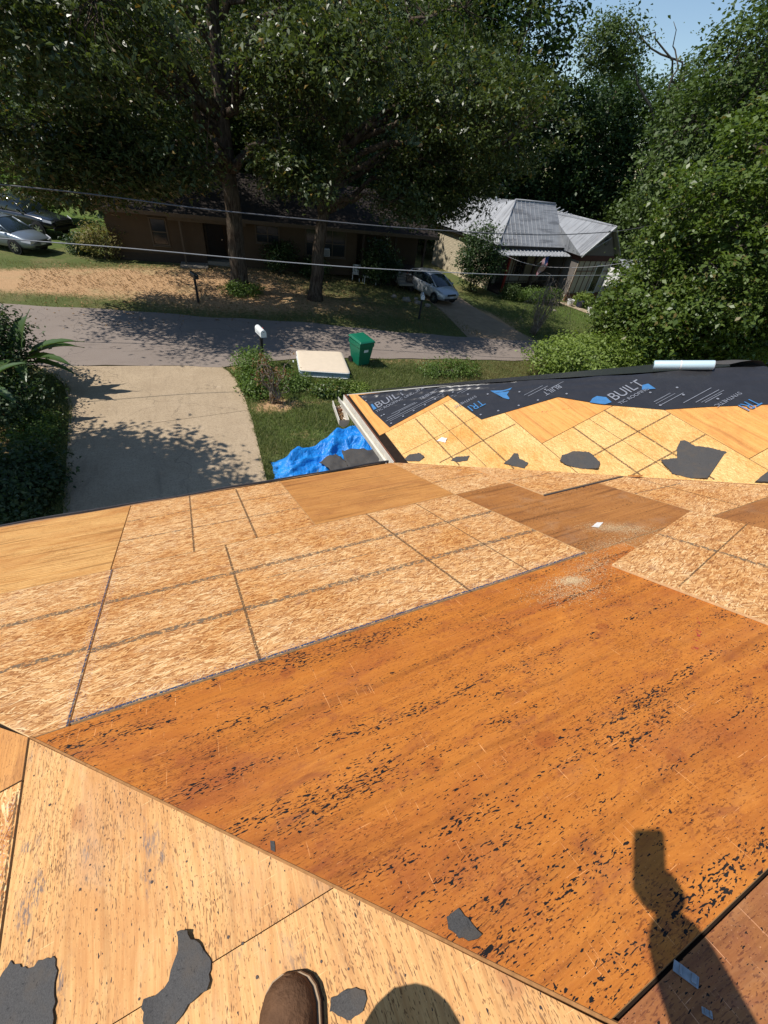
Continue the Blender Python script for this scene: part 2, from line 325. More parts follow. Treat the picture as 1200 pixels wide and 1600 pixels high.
# ------------------------------------------------------------------ setting: ground, road, driveway
def grid(name, xs, ys, mat, zf, attrs):
    nx, ny = len(xs), len(ys)
    v = [(x, y, zf(x, y)) for y in ys for x in xs]
    f = [(j * nx + i, j * nx + i + 1, (j + 1) * nx + i + 1, (j + 1) * nx + i) for j in range(ny - 1) for i in range(nx - 1)]
    o = mesh(name, v, f, mat, smooth=True)
    for k, fn in attrs.items():
        a = o.data.attributes.new(k, 'FLOAT', 'POINT'); a.data.foreach_set('value', [fn(p[0], p[1]) for p in v])
    return o
def blob(x, y, cx, cy, rx, ry): return math.exp(-(((x - cx) / rx) ** 2 + ((y - cy) / ry) ** 2))
def dirt(x, y):
    d = 1.3 * blob(x, y, -3.5, 26.6, 6.5, 1.9) + .6 * blob(x, y, 2.5, 24.5, 5, 3.2) + .42 * blob(x, y, 9, 23, 7, 2.6) + .8 * blob(x, y, 18.3, 21.8, 2.6, 2.2) + .7 * blob(x, y, 17.5, 25.5, 1.6, 2.4)
    d += .9 * blob(x, y, 2.6, 12.6, .9, .6) + .5 * blob(x, y, 3.0, 10.6, .8, .5) + .55 * blob(x, y, 4.6, 12.6, 1.1, .35) + .6 * blob(x, y, -5, 13, 2, 5) + .5 * blob(x, y, 9, 15.6, 5, .5) + .6 * blob(x, y, 1.9, 15.7, .5, .5)
    d += .5 * blob(x, y, 7, 30, 10, 3.2)
    return min(1.2, d)
def lush(x, y): return min(1, 1.1 * blob(x, y, -9, 41, 8, 7) + .9 * blob(x, y, 29, 24, 7, 3) + .8 * blob(x, y, 5, 14.2, 3, 1.6) + .6 * blob(x, y, 3.5, 11, 2, 3))
xs = list(np.concatenate([np.linspace(-900, -60, 10), np.linspace(-50, -14, 14), np.arange(-13, 45, .45), np.linspace(46, 90, 16), np.linspace(110, 1000, 10)]))
ys = list(np.concatenate([np.linspace(-600, -30, 8), np.linspace(-24, 3, 10), np.arange(4, 42, .45), np.linspace(43, 90, 18), np.linspace(110, 1200, 10)]))
tag(grid('ground', xs, ys, M['ground'], lambda x, y: gz(min(x, 120)), {'dirt': dirt, 'lush': lush}), kind='structure')
def ribbon(name, near, far, mat, lift, cols=10, sub=8):
    """sheet between two edge polylines, draped on the ground"""
    def res(p, n):
        p = np.array(p, float); t = np.concatenate([[0], np.cumsum(np.hypot(*np.diff(p, axis=0).T))]); u = np.linspace(0, t[-1], n)
        return np.stack([np.interp(u, t, p[:, 0]), np.interp(u, t, p[:, 1])], 1)
    n = cols * sub; a, b = res(near, n), res(far, n)
    a = a + np.stack([np.zeros(n), .05 * np.sin(np.arange(n) * 1.7) + .04 * np.sin(np.arange(n) * .63)], 1); b = b + np.stack([np.zeros(n), .06 * np.sin(np.arange(n) * 1.3)], 1)
    v = []; m = 6
    for i in range(n):
        for j in range(m):
            q = a[i] * (1 - j / (m - 1)) + b[i] * j / (m - 1); v.append((q[0], q[1], gz(q[0]) + lift))
    f = [(i * m + j, (i + 1) * m + j, (i + 1) * m + j + 1, i * m + j + 1) for i in range(n - 1) for j in range(m - 1)]
    return mesh(name, v, f, mat, smooth=True)
tag(ribbon('road', [(-40, 22.5), (-12, 17.9), (-4, 16.69), (-.65, 16.13), (1.36, 15.75), (3.5, 16.1), (7.6, 15.95), (11.5, 15.8), (17.25, 15.6), (26, 14.6), (60, 9)],
           [(-40, 30), (-12, 24.2), (-5.4, 22.9), (-1.6, 22.1), (1.74, 21.04), (6, 20.2), (9.66, 19.3), (14.1, 18.75), (19.4, 18.3), (28, 17.8), (60, 13)], M['asphalt'], .035, 16, 10), kind='structure')
tag(ribbon('far_road', [(-40, 46), (-14, 47.5), (-9.5, 48.6), (-7, 49)], [(-40, 58), (-14, 56), (-10, 54.5), (-7, 54)], plain('dirt_road', (.33, .24, .16), .95, .1, .2, 2), .02, 6, 4), kind='structure')
# driveway: three concrete slabs with real joints
dw = empty('driveway', (0, 0, 0)); tag(dw, kind='structure')
def edge_l(y): return float(np.interp(y, [2.9, 8.8, 11.8, 13.5, 15.2, 16.2, 16.75], [-3.0, -3.0, -3.12, -3.2, -3.45, -3.95, -4.4]))
def edge_r(y): return float(np.interp(y, [2.9, 8.9, 11.7, 14.3, 15.2, 15.9], [1.2, 1.48, 1.71, 1.8, 1.62, 1.38]))
def slab(y0a, y0b, y1a, y1b):
    n, m = 14, 14; v = []
    for i in range(n):
        for j in range(m):
            s, r = i / (n - 1), j / (m - 1)
            ya = y0a + (y1a - y0a) * s; yb = y0b + (y1b - y0b) * s; y = ya + (yb - ya) * r; x = edge_l(ya) + (edge_r(yb) - edge_l(ya)) * r
            v.append((x, y, .03 + gz(x)))
    b = len(v); f = [(i * m + j, i * m + j + 1, (i + 1) * m + j + 1, (i + 1) * m + j) for i in range(n - 1) for j in range(m - 1)]
    rim = [j for j in range(m)] + [i * m + m - 1 for i in range(1, n)] + [(n - 1) * m + j for j in range(m - 2, -1, -1)] + [i * m for i in range(n - 2, 0, -1)]
    v += [(v[k][0], v[k][1], v[k][2] - .08) for k in rim]; L = len(rim)
    f += [(rim[k], b + k, b + (k + 1) % L, rim[(k + 1) % L]) for k in range(L)]
    mesh('concrete_slab', v, f, M['concrete'], dw)
slab(2.9, 2.9, 7.4, 7.2); slab(7.415, 7.215, 12.05, 12.4); slab(12.065, 12.415, 16.66, 15.86)
dr = mesh('dirt_driveway', [(14.6, 18.6, gz(14.6) + .02), (19.6, 18.2, gz(19.6) + .02), (18.9, 23.5, gz(18.9) + .02), (19.2, 27, gz(19.2) + .02), (15.9, 27, gz(15.9) + .02), (15.6, 23, gz(15.6) + .02)], [(0, 1, 2, 3, 4, 5)], M['dirt_road']); tag(dr, kind='structure')

# ------------------------------------------------------------------ the house under the camera
K = .4128; CS, SN = .92433, .38158
PL = {'main': (Vector((0, 0, 5.77)), Vector((1, 0, 0)), Vector((0, CS, -SN))),
      'left': (Vector((.17, 0, 5.77)), Vector((0, 1, 0)), Vector((-CS, 0, -SN))),
      'wing': (Vector((1.85, 0, 4.53)), Vector((0, 1, 0)), Vector((-CS, 0, -SN)))}
def pmat(pl, lift=0.0):
    o, u, v = PL[pl]; n = u.cross(v); m = Matrix((u, v, n)).transposed().to_4x4(); m.translation = o + n * lift; return m
def puv(pl, x, y):
    if pl == 'main': return (x, y / CS)
    return (y, (PL[pl][0].x - x) / CS)
house = empty('house', (0, 0, 0)); tag(house, 'house with its roof stripped to plywood and OSB, under the camera', 'house')
HIP, EAVE = .17, 3.09
def zmain(y): return 5.77 - K * y
def zleft(x): return 5.77 + K * (x - .17)
def zwing(x): return 4.53 + K * (x - 1.85)
# deck under the sheets (14 mm lower), walls
def P(x, y, z, d=-.016): return (x, y, z + d)
RX, RZ = 5.0, zwing(5.0)
PK = (5.0, 1.90)
YR = -2.6; XR = HIP - YR
deck = MB()
deck.add([P(-2.93, 3.10, zmain(3.10)), P(1.85, 3.004, zmain(3.004)), P(5.0, -.146, RZ), P(10, -.146, RZ), P(10, YR, zmain(YR)), P(XR, YR, zmain(YR))], [(0, 1, 2, 3, 4, 5)])
deck.add([P(-2.93, 3.10, zleft(-2.93)), P(XR, YR, zleft(XR)), P(-2.93, -8.3, zleft(-2.93))], [(0, 1, 2)])
deck.add([P(XR, YR, zmain(YR)), P(10, YR, zmain(YR)), P(10, -8.3, zleft(-2.93)), P(-2.93, -8.3, zleft(-2.93))], [(3, 2, 1, 0)])
deck.add([P(1.85, 3.004, 4.53), P(1.85, 4.52, 4.53), P(PK[0], PK[1], RZ), P(5.0, -.146, RZ)], [(0, 3, 2, 1)])
deck.add([P(1.85, 4.52, 4.53), P(8.15, 4.52, 4.53), P(PK[0], PK[1], RZ)], [(0, 1, 2)])
deck.add([P(8.15, 4.52, 4.53), P(8.15, -.146, 4.53), P(5.0, -.146, RZ), P(PK[0], PK[1], RZ)], [(0, 1, 2, 3)])
deck.build('roof_deck', M['edge_dark'], house)
wl = MB(); wl.prism([(-2.5, 2.7), (2.25, 2.7), (2.25, 4.15), (7.75, 4.15), (7.75, 2.7), (9.6, 2.7), (9.6, -7.9), (-2.5, -7.9)], -.6, 4.36)
wl.build('wall', M['siding'], house)
so_ = MB(); so_.span((-2.88, -8.2, 4.36), (9.9, 3.02, 4.385)); so_.build('soffit', M['siding'], house)
def sheet(name, pl, poly, mat, lift=0.0, th=.0115, parent=house, cut=.0007, edge='edge_wood'):
    uv = [puv(pl, *p) for p in poly]
    a = sum(uv[i][0] * uv[(i + 1) % len(uv)][1] - uv[(i + 1) % len(uv)][0] * uv[i][1] for i in range(len(uv)))
    if a < 0: uv = uv[::-1]
    cx = sum(p[0] for p in uv) / len(uv); cy = sum(p[1] for p in uv) / len(uv)
    # shrink a hair so that joints stay open
    n = len(uv); out = []
    for i in range(n):
        p0, p1, p2 = Vector(uv[i - 1]), Vector(uv[i]), Vector(uv[(i + 1) % n])
        d1 = (p1 - p0).normalized(); d2 = (p2 - p1).normalized(); n1 = Vector((-d1.y, d1.x)); n2 = Vector((-d2.y, d2.x)); k = 1 + n1.dot(n2)
        out.append(p1 + (n1 + n2) * (cut / max(k, .3)) - Vector((cx, cy)))
    b = MB(); b.prism([(p.x, p.y) for p in out], -th, 0)
    o = b.build(name, [M[mat], M[edge]], parent)
    for f in o.data.polygons:
        if abs(f.normal.z) < .5: f.material_index = 1
    o.matrix_basis = pmat(pl, lift) @ Matrix.Translation((cx, cy, 0))
    o['c'] = (cx, cy)
    return o
def strip(sh, pl, p0, p1, wd, mat, name='marking_line', lift=.0007):
    c = sh['c']; a = Vector(puv(pl, *p0)) - Vector(c); b = Vector(puv(pl, *p1)) - Vector(c); d = (b - a).normalized(); n = Vector((-d.y, d.x)) * wd / 2
    v = [(*(a - n), lift), (*(b - n), lift), (*(b + n), lift), (*(a + n), lift)]
    return mesh(name, v, [(0, 1, 2, 3)], M[mat], sh)
Y0, Y1, Y2, Y3 = 3.09, 1.966, .852, -.292
VS = 4.854  # valley x + y
# row 1 (at the eave)
s = sheet('plywood_sheet', 'main', [(HIP - Y0, Y0), (-.606, Y0), (-.606, Y1), (HIP - Y1, Y1)], 'ply_pale')
s = sheet('osb_sheet', 'main', [(-.600, Y0), (.632, Y0 - .03), (.632, Y1), (-.600, Y1)], 'osb')
for a, b, wd, mt in (((-.15, Y0), (-.15, Y1), .012, 'mark_thin'), ((.235, Y0 - .05), (.235, Y1), .014, 'mark_thin'), ((-.6, 2.72), (.63, 2.70), .016, 'mark_grey'), ((-.6, 2.36), (.63, 2.33), .016, 'mark_grey')): strip(s, 'main', a, b, wd, mt)
s = sheet('plywood_sheet', 'main', [(.635, Y0 - .03), (1.80, 3.04), (1.80, Y1), (.635, Y1)], 'ply_mid')
s = sheet('osb_sheet', 'main', [(1.803, 3.03), (1.83, VS - 1.83), (VS - Y1, Y1), (1.803, Y1)], 'osb')
for a, b, wd, mt in (((1.81, 2.66), (2.17, 2.64), .012, 'mark_grey'), ((1.81, 2.30), (2.35, 2.28), .014, 'mark_grey')): strip(s, 'main', a, b, wd, mt)
# row 2
s = sheet('osb_sheet', 'main', [(HIP - Y1, Y1 - .002), (-.5925, Y1 - .002), (-.5825, Y2), (HIP - Y2, Y2)], 'osb')
for y in (1.62, 1.27): strip(s, 'main', (HIP - y + .02, y), (-.6, y - .01), .034, 'mark_grey')
strip(s, 'main', (-.612, Y1), (-.600, Y2), .03, 'chalk_pale', 'chalk_line')
strip(s, 'main', (-.597, Y1), (-.587, Y2), .006, 'chalk_blue', 'chalk_line')
s2 = sheet('osb_sheet', 'main', [(-.588, Y1 - .004), (1.795, Y1 - .004), (1.862, Y2 + .005), (-.578, Y2 + .005)], 'osb')
for a, b, wd, mt in (((.035, Y1), (.055, Y2), .012, 'mark_thin'), ((1.02, Y1), (1.07, Y2), .014, 'mark_thin'), ((1.43, Y1), (1.45, Y2), .008, 'mark_thin'), ((-.58, 1.60), (1.82, 1.56), .036, 'mark_grey'), ((-.58, 1.235), (1.84, 1.20), .036, 'mark_grey'), ((.2, 1.45), (.9, 1.42), .008, 'mark_grey')): strip(s2, 'main', a, b, wd, mt)
strip(s2, 'main', (-.58, Y2 + .012), (1.86, Y2 + .012), .012, 'chalk_blue', 'chalk_line')
strip(s2, 'main', (-.58, Y2 + .03), (1.86, Y2 + .03), .04, 'chalk_pale', 'chalk_line')
strip(s2, 'main', (-.572, Y1), (-.562, Y2), .03, 'chalk_pale', 'chalk_line')
s = sheet('plywood_sheet', 'main', [(1.80, Y1 - .004), (2.935, Y1 - .004), (2.945, Y2), (1.866, Y2)], 'ply_weather')
s = sheet('osb_sheet', 'main', [(2.94, Y1 - .06), (2.95, .815), (VS - .815, .815)], 'osb')
strip(s, 'main', (2.95, 1.30), (3.45, 1.27), .016, 'mark_grey'); strip(s, 'main', (3.3, .82), (3.3, 1.5), .010, 'mark_thin')
# row 3 and 4
s = sheet('plywood_sheet', 'main', [(HIP - Y2, Y2 - .004), (2.15, Y2 - .004), (2.15, Y3 + .001), (HIP - Y3, Y3 + .001)], 'ply_brown'); s['label'] = 'long brown weathered plywood sheet full of black specks'
strip(s, 'main', (1.55, .16), (1.80, .27), .022, 'chalk_red', 'chalk_line')
s = sheet('plywood_sheet', 'main', [(2.153, Y2 - .004), (2.95, Y2 - .004), (2.95, .81), (VS - .81, .81), (4.5, .30), (4.5, Y3 + .004), (2.153, Y3 + .004)], 'ply_weather')
s = sheet('plywood_sheet', 'main', [(HIP - Y3, Y3 - .005), (2.3, Y3 - .005), (2.3, -1.41), (HIP + 1.41, -1.41)], 'ply_purple')
strip(s, 'main', (.80, -.40), (.90, -.36), .05, 'chalk_red', 'chalk_line'); strip(s, 'main', (.76, -.45), (.84, -.40), .04, 'chalk_red', 'chalk_line')
s = sheet('plywood_sheet', 'main', [(2.304, Y3 - .005), (4.74, Y3 - .005), (4.74, -1.41), (2.304, -1.41)], 'ply_brown')
s = sheet('plywood_sheet', 'main', [(HIP + 1.415, -1.415), (4.0, -1.415), (4.0, YR), (XR, YR)], 'ply_weather')
s = sheet('plywood_sheet', 'main', [(5.02, -.16), (9.9, -.16), (9.9, YR), (5.02, YR)], 'ply_weather')
# the hip side the photographer stands on (rows parallel to the hip's own eave)
X1, X2 = -.692, -1.815
s = sheet('plywood_sheet', 'left', [(X1 + .003, HIP - X1 - .01), (HIP - .088, .0865), (X1 + .003, .0865)], 'ply_light'); s['label'] = 'pale plywood triangle along the hip'
s = sheet('plywood_sheet', 'left', [(X1 + .003, .0858), (HIP - .088, .0858), (.48, -.32), (.49, -2.3), (X1 + .003, -2.3)], 'ply_light')
s = sheet('plywood_sheet', 'left', [(X1 - .004, HIP - X1), (X1 - .004, .73), (-.82, .73), (-.82, HIP + .80)], 'ply_mid')
s = sheet('osb_sheet', 'left', [(X1 - .004, .726), (X1 - .004, -1.2), (X2, -1.2), (X2, HIP - X2 - .03), (-.83, HIP + .79), (-.83, .726)], 'osb')
strip(s, 'left', (X1 - .012, .70), (X1 - .012, -1.2), .007, 'mark_thin', 'chalk_line'); strip(s, 'left', (X1 - .03, .70), (X1 - .03, -1.2), .03, 'chalk_pale', 'chalk_line')
s = sheet('osb_sheet', 'left', [(X2 - .004, HIP - X2), (X2 - .004, -4), (-2.92, -4), (-2.92, HIP + 2.89)], 'osb')
s = sheet('plywood_sheet', 'left', [(.494, -.34), (2.7, -2.5), (2.7, -2.7), (.494, -2.3)], 'ply_light')
# wing
def wsheet(nm, poly, mt): return sheet(nm, 'wing', poly, mt)
s = wsheet('plywood_sheet', [(1.875, 4.50), (1.875, 3.52), (2.05, 3.52), (3.02, 3.52), (3.1, 3.46), (2.2, 4.22)], 'ply_orange')
s = wsheet('osb_sheet', [(1.935, 3.516), (3.015, 3.516), (3.015, VS - 3.015), (1.935, VS - 1.935)], 'osb_fresh')
for a, b, wd in (((2.29, 3.5), (2.30, 2.57), .016), ((2.46, 3.5), (2.48, 2.40), .007), ((2.63, 3.5), (2.65, 2.22), .016), ((1.94, 3.08), (3.0, 3.08), .008), ((2.17, 2.73), (3.0, 2.72), .016)): strip(s, 'wing', a, b, wd, 'mark_thin')
s = wsheet('plywood_sheet', [(3.02, 3.5), (3.02, 2.335), (4.04, 2.335), (4.04, 2.68)], 'ply_orange')
strip(s, 'wing', (3.2, 2.75), (3.6, 2.5), .012, 'chalk_red', 'chalk_line')
s = wsheet('osb_sheet', [(3.02, 2.33), (4.04, 2.33), (4.04, VS - 4.04), (3.02, VS - 3.02)], 'osb_fresh')
for a, b, wd in (((3.35, 2.33), (3.36, 1.52), .016), ((3.52, 2.33), (3.55, 1.34), .007), ((3.69, 2.33), (3.71, 1.18), .016), ((3.03, 1.93), (4.04, 1.93), .016), ((3.3, 1.57), (4.04, 1.57), .016)): strip(s, 'wing', a, b, wd, 'mark_thin')
s = wsheet('plywood_sheet', [(4.044, 2.67), (4.044, 1.19), (4.99, 1.19), (4.99, 1.89)], 'ply_orange')
s = wsheet('osb_sheet', [(4.044, 1.186), (4.99, 1.186), (4.99, VS - 4.99), (4.044, VS - 4.044)], 'osb_fresh')
# valley strip, eave edge, gutter
vb = MB(); vb.tube([(1.86, 2.995, zmain(2.995) - .004), (3.2, 1.655, zmain(1.655) - .003), (4.55, .305, zmain(.305) - .004)], .006, 6); vb.build('valley_flashing', M['rust'], house)
fb = MB(); fb.span((-2.95, 3.10, 4.33), (1.80, 3.125, 4.485)); fb.build('fascia_board', M['fascia'], house)
plain('drip', (.05, .045, .045), .5, .4, .3, 30)
db = MB(); pts = [(x, 3.13 - .02 * (x + 2.95) / 4.7 + .004 * math.sin(x * 9), 4.486 + .004 * math.sin(x * 5)) for x in np.linspace(-2.95, 1.8, 40)]
db.tube(pts, .011, 5); db.build('drip_edge', M['drip'], house)
gb = MB()
prof = [(.004, 0), (.004, -.10), (-.04, -.115), (-.065, -.09), (-.078, -.02), (-.071, -.02), (-.059, -.083), (-.038, -.106), (-.003, -.092), (-.003, 0)]
gb.loft([[(1.84 + a, y, 4.50 + b) for a, b in prof] for y in (3.06, 3.8, 4.58)]); gb.build('gutter', M['gutter'], house)
fb = MB(); fb.span((1.845, 3.05, 4.36), (1.87, 4.56, 4.515)); fb.build('fascia_board', M['rust'], house)
fb = MB(); fb.span((1.85, 4.53, 4.36), (8.1, 4.555, 4.515)); fb.build('fascia_board', M['siding'], house)
plain('hip_wood', (.33, .16, .06), .8, .1, .35, 60)
# hip trim edge: raised plywood edge of the brown sheet along the hip
hb = MB(); hb.tube([(HIP - 2.9, 2.9, zmain(2.9) - .004), (-.68, .85, zmain(.85) - .004)], .003, 5); hb.build('hip_edge', M['edge_wood'], house)
hb = MB(); hb.tube([(-.69, .86, zmain(.86) - .003), (.0, .17, zmain(.17) - .003), (.9, -.73, zmain(-.73) - .003)], .0045, 5); hb.build('hip_edge', M['hip_wood'], house)
# underlayment on the wing and round its end hip
fe = MB()
fpoly = [(1.955, 4.40), (1.985, 4.15), (1.975, 3.95), (2.01, 3.56), (2.735, 3.60), (2.79, 3.0), (3.52, 2.775), (3.74, 2.39), (4.04, 2.00), (4.30, 1.80), (4.62, 1.53), (5.0, 1.30), (5.0, 1.905), (4.2, 2.575), (3.4, 3.25), (2.8, 3.74)]
bm = bmesh.new(); vs = [bm.verts.new((*puv('wing', *p), 0)) for p in fpoly]; bm.faces.new(vs)
bmesh.ops.triangulate(bm, faces=bm.faces)
for it in range(4): bmesh.ops.subdivide_edges(bm, edges=[e for e in bm.edges if e.calc_length() > .035], cuts=1, use_grid_fill=False); bmesh.ops.triangulate(bm, faces=[f for f in bm.faces if len(f.verts) > 3])
from mathutils import noise as mn
for v in bm.verts:
    hx = 1.85 - v.co.y * CS; hy = v.co.x; hd = max(0, (4.52 - hy) * .77 - (hx - 1.85) * .64 + .0) if False else abs((hx - 1.955) * .63 + (hy - 4.40) * .776); al = (hx - 1.955) * .776 - (hy - 4.40) * .63
    wr_ = math.exp(-(hd / .22) ** 2) * max(0, math.sin(hd * 62 + 3.5 * mn.noise((al * 1.6, hd * 4, 1)))) * (.4 + .6 * abs(mn.noise((al * 2.2, hd * 9, 8)))) * .016
    v.co.z = .004 + min(wr_ * 1.8, .0075 + .03 * math.exp(-(hd / .11) ** 2)) + .005 * abs(mn.noise((v.co.x * 5, v.co.y * 5, 0))) + .004 * abs(mn.noise((v.co.x * 17, v.co.y * 17, 3)))
bmesh.ops.recalc_face_normals(bm, faces=bm.faces)
me = bpy.data.meshes.new('underlayment'); bm.to_mesh(me); bm.free()
for p in me.polygons: p.use_smooth = True
und = link_mesh('underlayment', me, M['felt'], house); und.matrix_basis = pmat('wing', .001); und['label'] = 'black printed underlayment along the wing hip'
mesh('underlayment', [(1.95, 4.50, zwing(1.95) + .004), (8.1, 4.53, 4.535), (5.0, 1.92, RZ + .012), (4.2, 2.595, zwing(4.2) + .012), (3.4, 3.27, zwing(3.4) + .012)], [(0, 1, 2, 3, 4)], M['felt'], house)
mesh('underlayment', [(5.0, 1.90, RZ + .010), (8.1, 4.5, 4.54), (8.1, -.1, 4.54), (5.0, -.14, RZ + .010)], [(0, 1, 2, 3)], M['felt'], house)
def text(body, size, x, y, mat, flip=False, stretch=1.0, ital=0.0):
    cu = bpy.data.curves.new('lettering', 'FONT'); cu.body = body; cu.size = size; cu.shear = ital
    ob = bpy.data.objects.new('tmp', cu); C.objects.link(ob); dg = bpy.context.evaluated_depsgraph_get()
    me = bpy.data.meshes.new_from_object(ob.evaluated_get(dg)); bpy.data.objects.remove(ob)
    me.materials.clear()
    o = link_mesh('lettering', me, mat, und)
    u, v = puv('wing', x, y)
    # baseline runs up the slope (+x in plan), letter tops towards the street
    rot = Matrix.Rotation(-math.pi / 2 + (math.pi if flip else 0), 4, 'Z')
    pass
    o.matrix_basis = Matrix.Translation((u, v, .0135)) @ rot @ Matrix.Diagonal((stretch, 1, 1, 1))
    for k in range(len(me.vertices)): pass
    return o
def bold(body, size, x, y, mat, **k):
    o = text(body, size, x, y, mat, **k); return o
bold('BUILT', .165, 2.035, 3.965, M['print_white'], stretch=.93)
text('TIC', .062, 2.00, 3.895, M['print_white'], stretch=.95); text('ROOFING', .062, 2.095, 3.895, M['print_white'], stretch=.95); text('UNDERLA', .062, 2.355, 3.895, M['print_white'], stretch=.95)
text('TRIBUILT', .07, 2.47, 3.735, M['print_white'], stretch=.85)
text('TRI', .15, 2.95, 3.27, M['print_blue'], flip=True, stretch=.85); text('SYNTHETIC', .055, 2.945, 3.375, M['print_white'], flip=True)
bold('BUILT', .17, 3.83, 2.365, M['print_white'], stretch=.85); text('TIC', .055, 3.83, 2.29, M['print_white']); text('ROOFING', .055, 3.925, 2.29, M['print_white'])
text('BUILT', .10, 3.64, 2.93, M['print_white'], flip=True, stretch=.8)
text('TRI', .15, 4.60, 1.66, M['print_blue'], flip=True, stretch=.75); text('SYNTHETIC', .055, 4.60, 1.78, M['print_white'], flip=True)
def mark(poly, mat, name='lettering'):
    v = []
    for x, y in poly:
        a, b = puv('wing', x, y); v.append((a, b, .0135))
    return mesh(name, v, [tuple(range(len(v)))], mat, und)
def on_und(o): o.matrix_parent_inverse = Matrix(); return o
on_und(mark([(1.992, 3.965), (2.03, 3.965), (2.025, 4.085), (2.005, 4.085)], M['print_blue']))
on_und(mark([(3.10, 3.33), (3.13, 3.13), (3.155, 3.07), (3.17, 3.08), (3.185, 3.15), (3.26, 3.20), (3.29, 3.215), (3.24, 3.225), (3.2, 3.24)], M['print_blue'], 'logo'))
on_und(mark([(3.665, 2.50), (3.70, 2.44), (3.74, 2.385), (3.80, 2.37), (3.815, 2.46), (3.77, 2.53), (3.72, 2.53)], M['print_blue'], 'logo'))
on_und(mark([(4.10, 2.33), (4.19, 2.26), (4.20, 2.36), (4.15, 2.38)], M['print_blue'], 'logo'))
for x0, x1, y, wd in ((2.02, 2.72, 3.675, .006), (2.05, 2.70, 3.645, .005), (2.75, 2.98, 3.55, .006), (2.77, 3.0, 3.52, .005), (3.3, 3.52, 3.02, .005), (3.32, 3.55, 2.98, .006), (3.55, 3.7, 2.93, .005), (4.06, 4.3, 2.06, .006), (4.04, 4.25, 2.10, .004), (4.2, 4.5, 1.96, .006), (4.27, 4.52, 1.90, .006), (4.3, 4.54, 1.87, .004)):
    on_und(mark([(x0, y - wd / 2), (x1, y - wd / 2), (x1, y + wd / 2), (x0, y + wd / 2)], M['print_white'], 'printed_line'))
for x0, x1, y in ((2.12, 2.40, 3.745), (2.2, 2.42, 3.725), (2.05, 2.2, 3.71), (4.05, 4.22, 2.13), (4.32, 4.5, 1.85)):
    b = MB()
    for x in np.arange(x0, x1, .012):
        u_, v_ = puv('wing', x, y); b.add([(u_ - .005, v_, .0135), (u_ + .005, v_, .0135), (u_ + .005, v_ - .008, .0135), (u_ - .005, v_ - .008, .0135)], [(0, 1, 2, 3)])
    o = b.build('fine_print', M['print_white'], und)
cn = MB()
for x, y in [(2.05, 3.60), (2.2, 3.615), (2.33, 3.62), (2.47, 3.62), (2.6, 3.63), (2.70, 3.64), (2.02, 3.8), (2.05, 3.8), (2.3, 3.79), (1.99, 4.2), (1.99, 4.3), (2.82, 3.06), (2.98, 2.99), (3.17, 2.92), (3.35, 2.86), (3.05, 3.3), (3.3, 3.1), (3.5, 2.95), (3.6, 2.75), (2.8, 3.6), (4.12, 2.25), (4.28, 2.04), (4.32, 2.15), (4.42, 1.82), (4.05, 2.06), (2.9, 3.45)]:
    u_, v_ = puv('wing', x, y); cn.prism([(u_ + .011 * math.cos(a), v_ + .011 * math.sin(a)) for a in np.linspace(0, 2 * math.pi, 9)[:-1]], .012, .0145)
    cn.prism([(u_ + .004 * math.cos(a), v_ + .004 * math.sin(a)) for a in np.linspace(0, 2 * math.pi, 7)[:-1]], .0145, .0165)
o = cn.build('cap_nails', M['print_white'], und); o['kind'] = 'stuff'

# ------------------------------------------------------------------ loose things lying on the roof
def lay(name, pl, poly, mat, label, cat, lift=.0012, th=.003, curl=.0, group=None, rough=.006, seed=1, hole=None):
    """a torn flat piece: outline resampled with a ragged edge"""
    g = np.random.default_rng(seed); uv = [Vector(puv(pl, *p)) for p in poly]
    a = sum(uv[i].x * uv[(i + 1) % len(uv)].y - uv[(i + 1) % len(uv)].x * uv[i].y for i in range(len(uv)))
    if a < 0: uv = uv[::-1]
    c = sum(uv, Vector((0, 0))) / len(uv); out = []
    for i, p in enumerate(uv):
        q = uv[(i + 1) % len(uv)]; L = (q - p).length; n = max(1, min(9, int(L / max(.008, rough * 1.5))))
        for k in range(n):
            r = p.lerp(q, k / n) - c
            if rough: r = r + Vector(g.normal(0, rough * .35, 2))
            out.append(r)
    bm = bmesh.new(); vs = [bm.verts.new((p.x, p.y, 0)) for p in out]; f = bm.faces.new(vs)
    bmesh.ops.triangulate(bm, faces=bm.faces)
    r = bmesh.ops.extrude_face_region(bm, geom=list(bm.faces)); top = [e for e in r['geom'] if isinstance(e, bmesh.types.BMVert)]
    for v in top:
        d = (Vector((v.co.x, v.co.y))).length; v.co.z = th
    if curl:
        R_ = max(p.length for p in out)
        for v in bm.verts: v.co.z += curl * (math.hypot(v.co.x, v.co.y) / R_) ** 3 * (.5 + .5 * math.sin(3 * math.atan2(v.co.y, v.co.x) + seed))
    bmesh.ops.recalc_face_normals(bm, faces=bm.faces)
    me = bpy.data.meshes.new(name); bm.to_mesh(me); bm.free()
    o = link_mesh(name, me, M[mat]); o.matrix_basis = pmat(pl, lift) @ Matrix.Translation((c.x, c.y, 0))
    return tag(o, label, cat, group)
G1 = 'torn underlayment scraps on the roof'
lay('felt_scrap', 'left', [(-.73, .25), (-.68, .276), (-.654, .298), (-.634, .282), (-.612, .262), (-.59, .267), (-.568, .262), (-.544, .251), (-.537, .14), (-.56, .05), (-.70, .12)], 'scrap', 'dark torn felt scrap in the bottom left corner', 'felt scrap', group=G1, seed=2, curl=.016)
